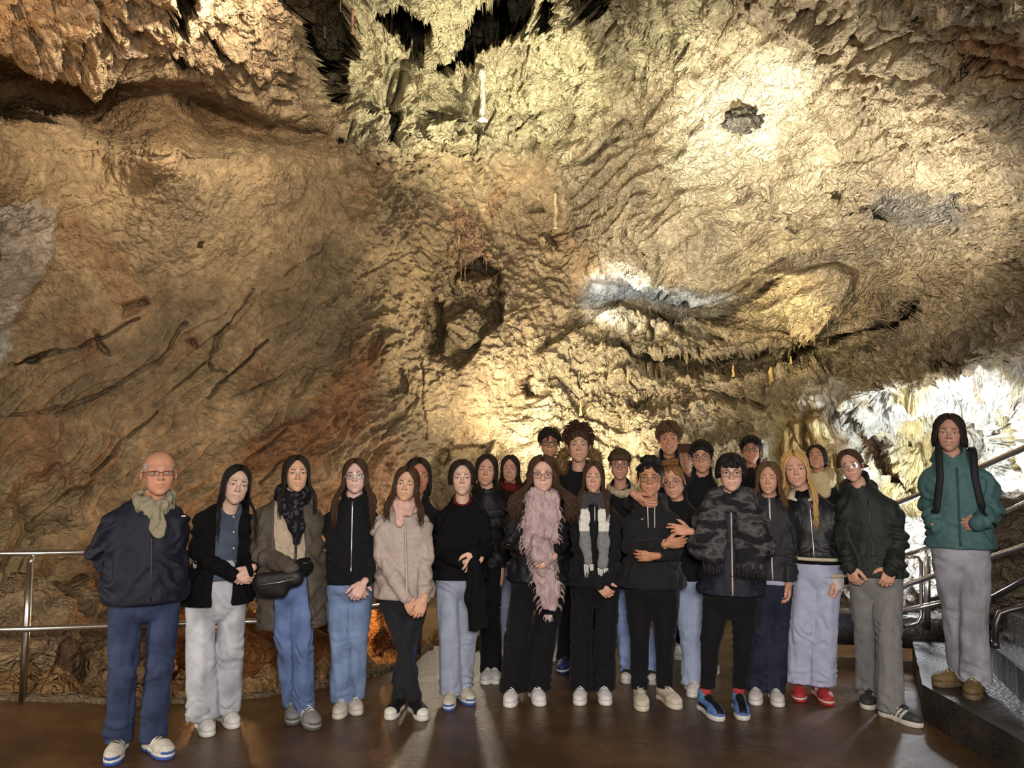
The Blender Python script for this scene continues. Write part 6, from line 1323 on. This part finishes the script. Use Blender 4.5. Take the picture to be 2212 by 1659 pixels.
# rocky ground below the railing
gxx, gyy = np.meshgrid(np.linspace(-6.2, 1.5, 190), np.linspace(3.6, 10.2, 170), indexing='ij')
curbline = np.interp(gxx, cpts[:, 0], cpts[:, 1]); dist = gyy - curbline
zz = -.12 - .42 * smooth(dist, .1, .9) + .25 * smooth(dist, 1.2, 3.0) + smooth(-gxx, 2.6, 4.2) * .75 * smooth(dist, .05, .8)
PG = np.stack([gxx, gyy, zz], -1).astype(np.float32); zz = zz + ridged(PG * 1.6, 4) * .16 + ridged(PG * 6, 3) * .05; zz = np.where(dist < .02, -.5, zz)
PG[..., 2] = zz; ii = np.arange(PG.shape[0] * PG.shape[1]).reshape(PG.shape[:2]); qd = np.stack([ii[:-1, :-1], ii[1:, :-1], ii[1:, 1:], ii[:-1, 1:]], -1).reshape(-1, 4)
cg = np.tile(C3(150, 118, 80), (ii.size, 1)); pitg = link('terrain', mesh_from('terrain', PG.reshape(-1, 3), qd, colors=cg), ROCK); pitg['kind'] = 'structure'; tag(pitg, 'broken rocky ground lit orange below the railing', 'rocky ground')

def boulder(name, c, r, seed, label, colr_=(150, 122, 88), rough=.22, h=.045, mat=None):
    c = np.asarray(c, float); r = np.asarray(r, float); n = 5 if max(r) > .25 else 4
    import bmesh
    bm = bmesh.new(); bmesh.ops.create_icosphere(bm, subdivisions=n, radius=1); V = np.array([v.co for v in bm.verts]); me = bpy.data.meshes.new(name); bm.to_mesh(me); bm.free()
    d = 1 + rough * (ridged(V * 1.3 + seed, 4) - .4) + .06 * fbm(V * 5 + seed, 3); V = V * d[:, None] * r; me.vertices.foreach_set('co', V.astype(np.float32).ravel()); a = me.color_attributes.new('Col', 'FLOAT_COLOR', 'POINT'); cc = np.ones((len(V), 4), np.float32); cc[:, :3] = C3(*colr_); a.data.foreach_set('color', cc.ravel()); me.polygons.foreach_set('use_smooth', np.ones(len(me.polygons), bool)); me.update()
    o = link(name, me, mat or ROCK, None, c); tag(o, label, 'rock'); return o
boulder('boulder', at(60, 1400, 6.0), (.62, .42, .48), 3, 'large pale brown boulder behind the left end of the railing', (158, 134, 104), .3)
boulder('boulder', at(235, 1452, 5.9), (.42, .3, .26), 8, 'low rounded boulder beside the brown stalagmite', (140, 116, 88))
boulder('boulder', at(420, 1400, 6.7), (.45, .35, .40), 12, 'brown boulder seen between the bald man and the girl in the blazer', (150, 104, 66))
boulder('boulder', at(575, 1440, 6.5), (.50, .35, .36), 21, 'rugged orange-lit boulder behind the woman in the grey coat', (150, 100, 60), .35)
boulder('boulder', at(690, 1400, 7.0), (.35, .3, .30), 25, 'small orange-lit boulder behind the girl with clear glasses', (150, 100, 60), .3)
boulder('boulder', at(800, 1345, 7.9), (.40, .35, .42), 31, 'tall dark boulder behind the girl in the pale pink jacket', (128, 92, 60), .3)
# squat brown stalagmite
mb = MB(); b0 = at(146, 1497, 5.55); hgt = .40; zt = np.linspace(0, 1, 12); mb.tube(np.stack([b0[0] + .012 * np.sin(zt * 5), np.full(12, b0[1]), b0[2] - .05 + (hgt + .05) * zt], 1), .115 * (1 - .25 * zt) * np.sqrt(np.clip(1 - zt ** 6, 0.02, 1)) * (1 + .05 * np.sin(zt * 23)), 18, color=C3(92, 70, 52))
tag(mb.build('stalagmite', ROCK_WET), 'squat smooth brown stalagmite behind the left railing post', 'stalagmite')

# ---- steps on the right
def steps():
    root = empty('stairs', (0, 0, 0)); tag(root, 'wet concrete steps climbing to the right past the woman in teal', 'stairs')
    z1 = STEP_Z; A = ground(1968, 1368, z1)[:2]; Bp = ground(1992, 1478, z1)[:2]; Cp = ground(2212, 1602, z1)[:2]; d = Cp - Bp; Dp = Bp + d * 1.7
    s1 = poly_slab('tread', [A, Bp, Dp, Dp + np.array([.9, .9]), A + np.array([2.0, .2])], z1, z1 + .02, CONC, edge=.008, seed=2); s1.parent = root
    z2 = z1 + .19; e = ground(2140, 1392, z2)[:2]; f_ = ground(2212, 1452, z2)[:2]; dd = f_ - e; s2 = poly_slab('tread', [e, e + dd * 3.5, e + dd * 3.5 + np.array([.8, 1.0]), e + np.array([1.1, .9]), ground(2142, 1332, z2)[:2]], z2, .20, CONC, edge=.012, seed=5); s2.parent = root
    z3 = z2 + .19; e = ground(2176, 1322, z3)[:2]; s3 = poly_slab('tread', [e, e + dd * 3 + np.array([.25, .0]), e + dd * 3 + np.array([.8, .9]), e + np.array([1.0, .8]), e + np.array([.12, .25])], z3, .20, CONC, edge=.012, seed=6); s3.parent = root
steps()

# ---- railings
STEEL = plain('brushed_steel', (.62, .60, .58), .26, 1.0, bump=.05, bscale=90)
DARKSTEEL = plain('dark_steel', (.10, .09, .09), .38, .8)
def railing(name, label, posts, rails, extra=(), r_post=.024, r_rail=.021, mat=STEEL):
    root = empty(name, (float(posts[0][0][0]), float(posts[0][0][1]), float(posts[0][0][2]))); o0 = np.array(root.location); tag(root, label, 'railing')
    for a, b in posts:
        a = np.asarray(a, float); b = np.asarray(b, float); MB().tube([a - o0, b - o0], r_post, 14).build('post', mat, root)
        MB().tube([b - o0, b - o0 + np.array([.0, .02, .02]), b - o0 + np.array([0, .03, .06])], .010, 8).build('bracket', mat, root)
    for pts in rails: MB().tube(np.asarray(pts, float) - o0, r_rail, 14).build('rail', mat, root)
    for pts, r, nm in extra: MB().tube(np.asarray(pts, float) - o0, r, 12).build(nm, mat, root)
    return root
g0 = ground(48, 1514); g1 = ground(672, 1484); gm = ground(-560, 1530); g2 = ground(905, 1418)
H1 = .93
def up(p, h): return np.array([p[0], p[1], h])
railing('railing', 'brushed steel railing with two rails behind the left half of the group', [(up(g0, -.02), up(g0, H1)), (up(g1, -.02), up(g1, H1)), (up(g2, -.02), up(g2, H1)), (up(gm, 0), up(gm, H1))],
  [[up(p_, .99) + np.array([0, .03, 0]) for p_ in (gm, g0, g1, g2)], [up(p_, .485) + np.array([0, -.03, 0]) for p_ in (gm, g0, g1, g2)]])
# stair railing beyond the woman in teal
ra = at(2000, 1362, 6.0); rb = at(1978, 1345, 6.0); top0 = at(1962, 1073, 6.0); 
railing('stair_railing', 'steel stair railing rising behind the woman in the teal jacket', [(at(2003, 1358, 6.0), at(2003, 1200, 6.0)), (at(2320, 1330, 4.9), at(2320, 930, 4.9))],
  [[at(1900, 1100, 6.2), at(1962, 1078, 6.0), at(2212, 968, 5.0), at(2420, 860, 4.4)], [at(1900, 1300, 6.2), at(1962, 1262, 6.0), at(2212, 1180, 5.0), at(2420, 1100, 4.4)]],
  extra=[([at(1955, 1203, 5.95), at(1982, 1203, 5.95), at(1990, 1215, 5.95), at(1990, 1290, 5.95), at(1990, 1330, 5.95), at(1982, 1345, 5.95), at(1955, 1352, 5.95)], .014, 'loop'), ([at(1940, 1205, 6.1), at(2010, 1180, 5.9), at(2212, 1088, 5.1), at(2400, 1010, 4.5)], .018, 'rail'), ([at(1880, 1335, 6.2), at(1960, 1318, 6.0), at(2040, 1300, 5.8)], .02, 'rail'), ([at(1800, 1345, 6.3), at(1900, 1330, 6.2), at(1960, 1322, 6.1)], .02, 'rail')])
railing('handrail', 'dark steel handrail low on the right beside the upper steps', [(at(2150, 1400, 4.9), at(2150, 1385, 4.9))], [[at(2130, 1300, 5.1), at(2212, 1255, 4.9), at(2400, 1160, 4.4)], [at(2150, 1392, 4.9), at(2152, 1345, 4.9), at(2160, 1325, 4.9), at(2180, 1318, 4.88), at(2230, 1306, 4.8)]], mat=DARKSTEEL, r_rail=.019)
# dark curb below the stair railing and rubble in the light
mb = MB(); mb.box((-.9, -.10, -.08), (.75, .10, .16), M=np.array([[1, .25, 0, 0], [-.25, 1, 0, 0], [0, 0, 1, 0], [0, 0, 0, 1]])); cbx = mb.build('trim_2', CONC, None, False, loc=at(1960, 1372, 6.15)); cbx['kind'] = 'structure'; tag(cbx, 'dark concrete curb below the stair railing', 'curb')
rg = np.random.default_rng(8)
for k, (x, y, Yd, r_) in enumerate([(1935, 1290, 6.9, .30), (1985, 1250, 7.0, .34), (1890, 1320, 7.0, .28), (2040, 1290, 6.7, .3), (2180, 1180, 6.0, .42), (2200, 1290, 5.6, .28), (2150, 1250, 6.0, .30), (1960, 1190, 7.3, .35)]):
    boulder('rock', at(x, y, Yd), (r_, r_ * .8, r_ * .8), 40 + k * 3, ['pale rock below the stair railing near the grey trousers', 'pale rock directly behind the steel loop post', 'low pale rock left of the stair railing post', 'small rock behind the grey jeans of the woman on the step', 'dark rough rock under the sloping handrail at the frame edge', 'dark rock above the upper step', 'dark rock between the teal jacket and the upper step', 'bright rock at the foot of the flowstone wall'][k], (150, 140, 128) if k < 4 or k == 7 else (110, 98, 84), .3)
# parapet slope behind her
mb = MB()
# ---- dripstone hanging from the vault: parts of the ceiling
def drip(px, py, length_px, w_px, Yoff=-.05, colr_=(206, 186, 140), parent=None, up_=False, name='stalactite', taper=.15, seed=0, foot=0.0):
    p0 = surf(px, py); sc_ = p0[1] / F_PX; L = length_px * sc_; r = w_px * .5 * sc_; m_ = 16; t = np.linspace(0, 1, m_); rr = r * (1 - (1 - taper) * t ** (.8 if not up_ else 1.2)); rr = rr * (1 + .10 * np.sin(t * 17 + seed) + .22 * fbm(np.stack([t * 6, t * 0 + seed, t * 0 + px], 1), 2)); rr[0] *= 1.5; rr[-1] = r * taper * .4 if not foot else r * foot
    z = p0[2] + (L * t if up_ else -L * t); wob = fbm(np.stack([t * 3, t * 0 + seed * 1.7, t * 0 + py], 1), 2); pts = np.stack([p0[0] + .45 * r * wob, np.full(m_, p0[1] + Yoff), z], 1); o = MB().tube(pts, rr, 9, color=C3(*[c * (1.0 if name in ('column', 'stalagmite') else .88) for c in colr_])).build(name, FLOW if name in ('column', 'stalagmite') else ROCK, None); o.parent = parent; return o
drip(1046, 188, 112, 13, -.5, (232, 222, 196), ceiling, taper=.85, foot=1.9, name='column'); drip(1200, 430, 78, 10, -.35, (216, 190, 146), ceiling, taper=.8, foot=1.4, name='column')
drip(711, 134, 48, 9, -.2, (226, 216, 190), ceiling, True, 'stalagmite', .35); drip(728, 70, 48, 7, -.2, (222, 206, 180), ceiling, taper=.7, foot=1.2, name='column'); drip(773, 45, 55, 7, -.1, (206, 150, 130), ceiling, taper=.7, foot=1.3, name='column')
drip(1013, 60, 42, 17, -.2, (226, 214, 160), ceiling, taper=.7, foot=1.2, name='column'); drip(1037, 112, 38, 10, -.3, (222, 200, 184), ceiling, True, 'stalagmite', .5)
drip(957, 160, 16, 8, -.1, (206, 184, 130), ceiling, True, 'stalagmite', .5); drip(1012, 142, 20, 5, -.1, (206, 184, 130), ceiling, True, 'stalagmite', .5); drip(1090, 75, 24, 6, -.1, (222, 206, 150), ceiling, True, 'stalagmite', .3)
drip(1948, 306, 44, 5, -.1, (196, 172, 120), ceiling); drip(1290, 330, 22, 4, -.05, (168, 96, 66), ceiling); drip(1300, 334, 16, 4, -.05, (168, 96, 66), ceiling)
rk = boulder('rock', surf(1600, 262) + np.array([0, -.06, -.02]), (.16, .12, .11), 77, None, (96, 92, 84), .45); del rk['category']; rk.parent = ceiling
rg = np.random.default_rng(21)
for k in range(70):
    x = rg.choice([rg.uniform(880, 1200), rg.uniform(715, 760), rg.uniform(1150, 1330)]); y = rg.uniform(-5, 75); drip(x, y, rg.uniform(14, 38), rg.uniform(3, 6), -.08, (226, 210, 160), ceiling, seed=k)
for k in range(24): drip(rg.uniform(965, 1060), rg.uniform(450, 560), rg.uniform(25, 60), rg.uniform(4, 7), -.06, (176, 136, 108), wall_left, seed=k, name='drip')
for k in range(80):
    x = rg.uniform(1430, 1960); y = np.interp(x, [1430, 1600, 1760, 1860, 1960], [745, 752, 742, 712, 650]) + rg.uniform(-60, -2); drip(x, y, rg.uniform(10, 26), rg.uniform(4, 8), -.03, (172, 148, 108), wall_back, seed=k)
for x, y, l, w in [(1650, 840, 60, 14), (1578, 818, 26, 7), (1703, 810, 18, 6), (1252, 895, 32, 6), (1352, 830, 22, 5)]: drip(x, y, l, w, -.15, (216, 182, 116), wall_back, True, 'stalagmite', .4)
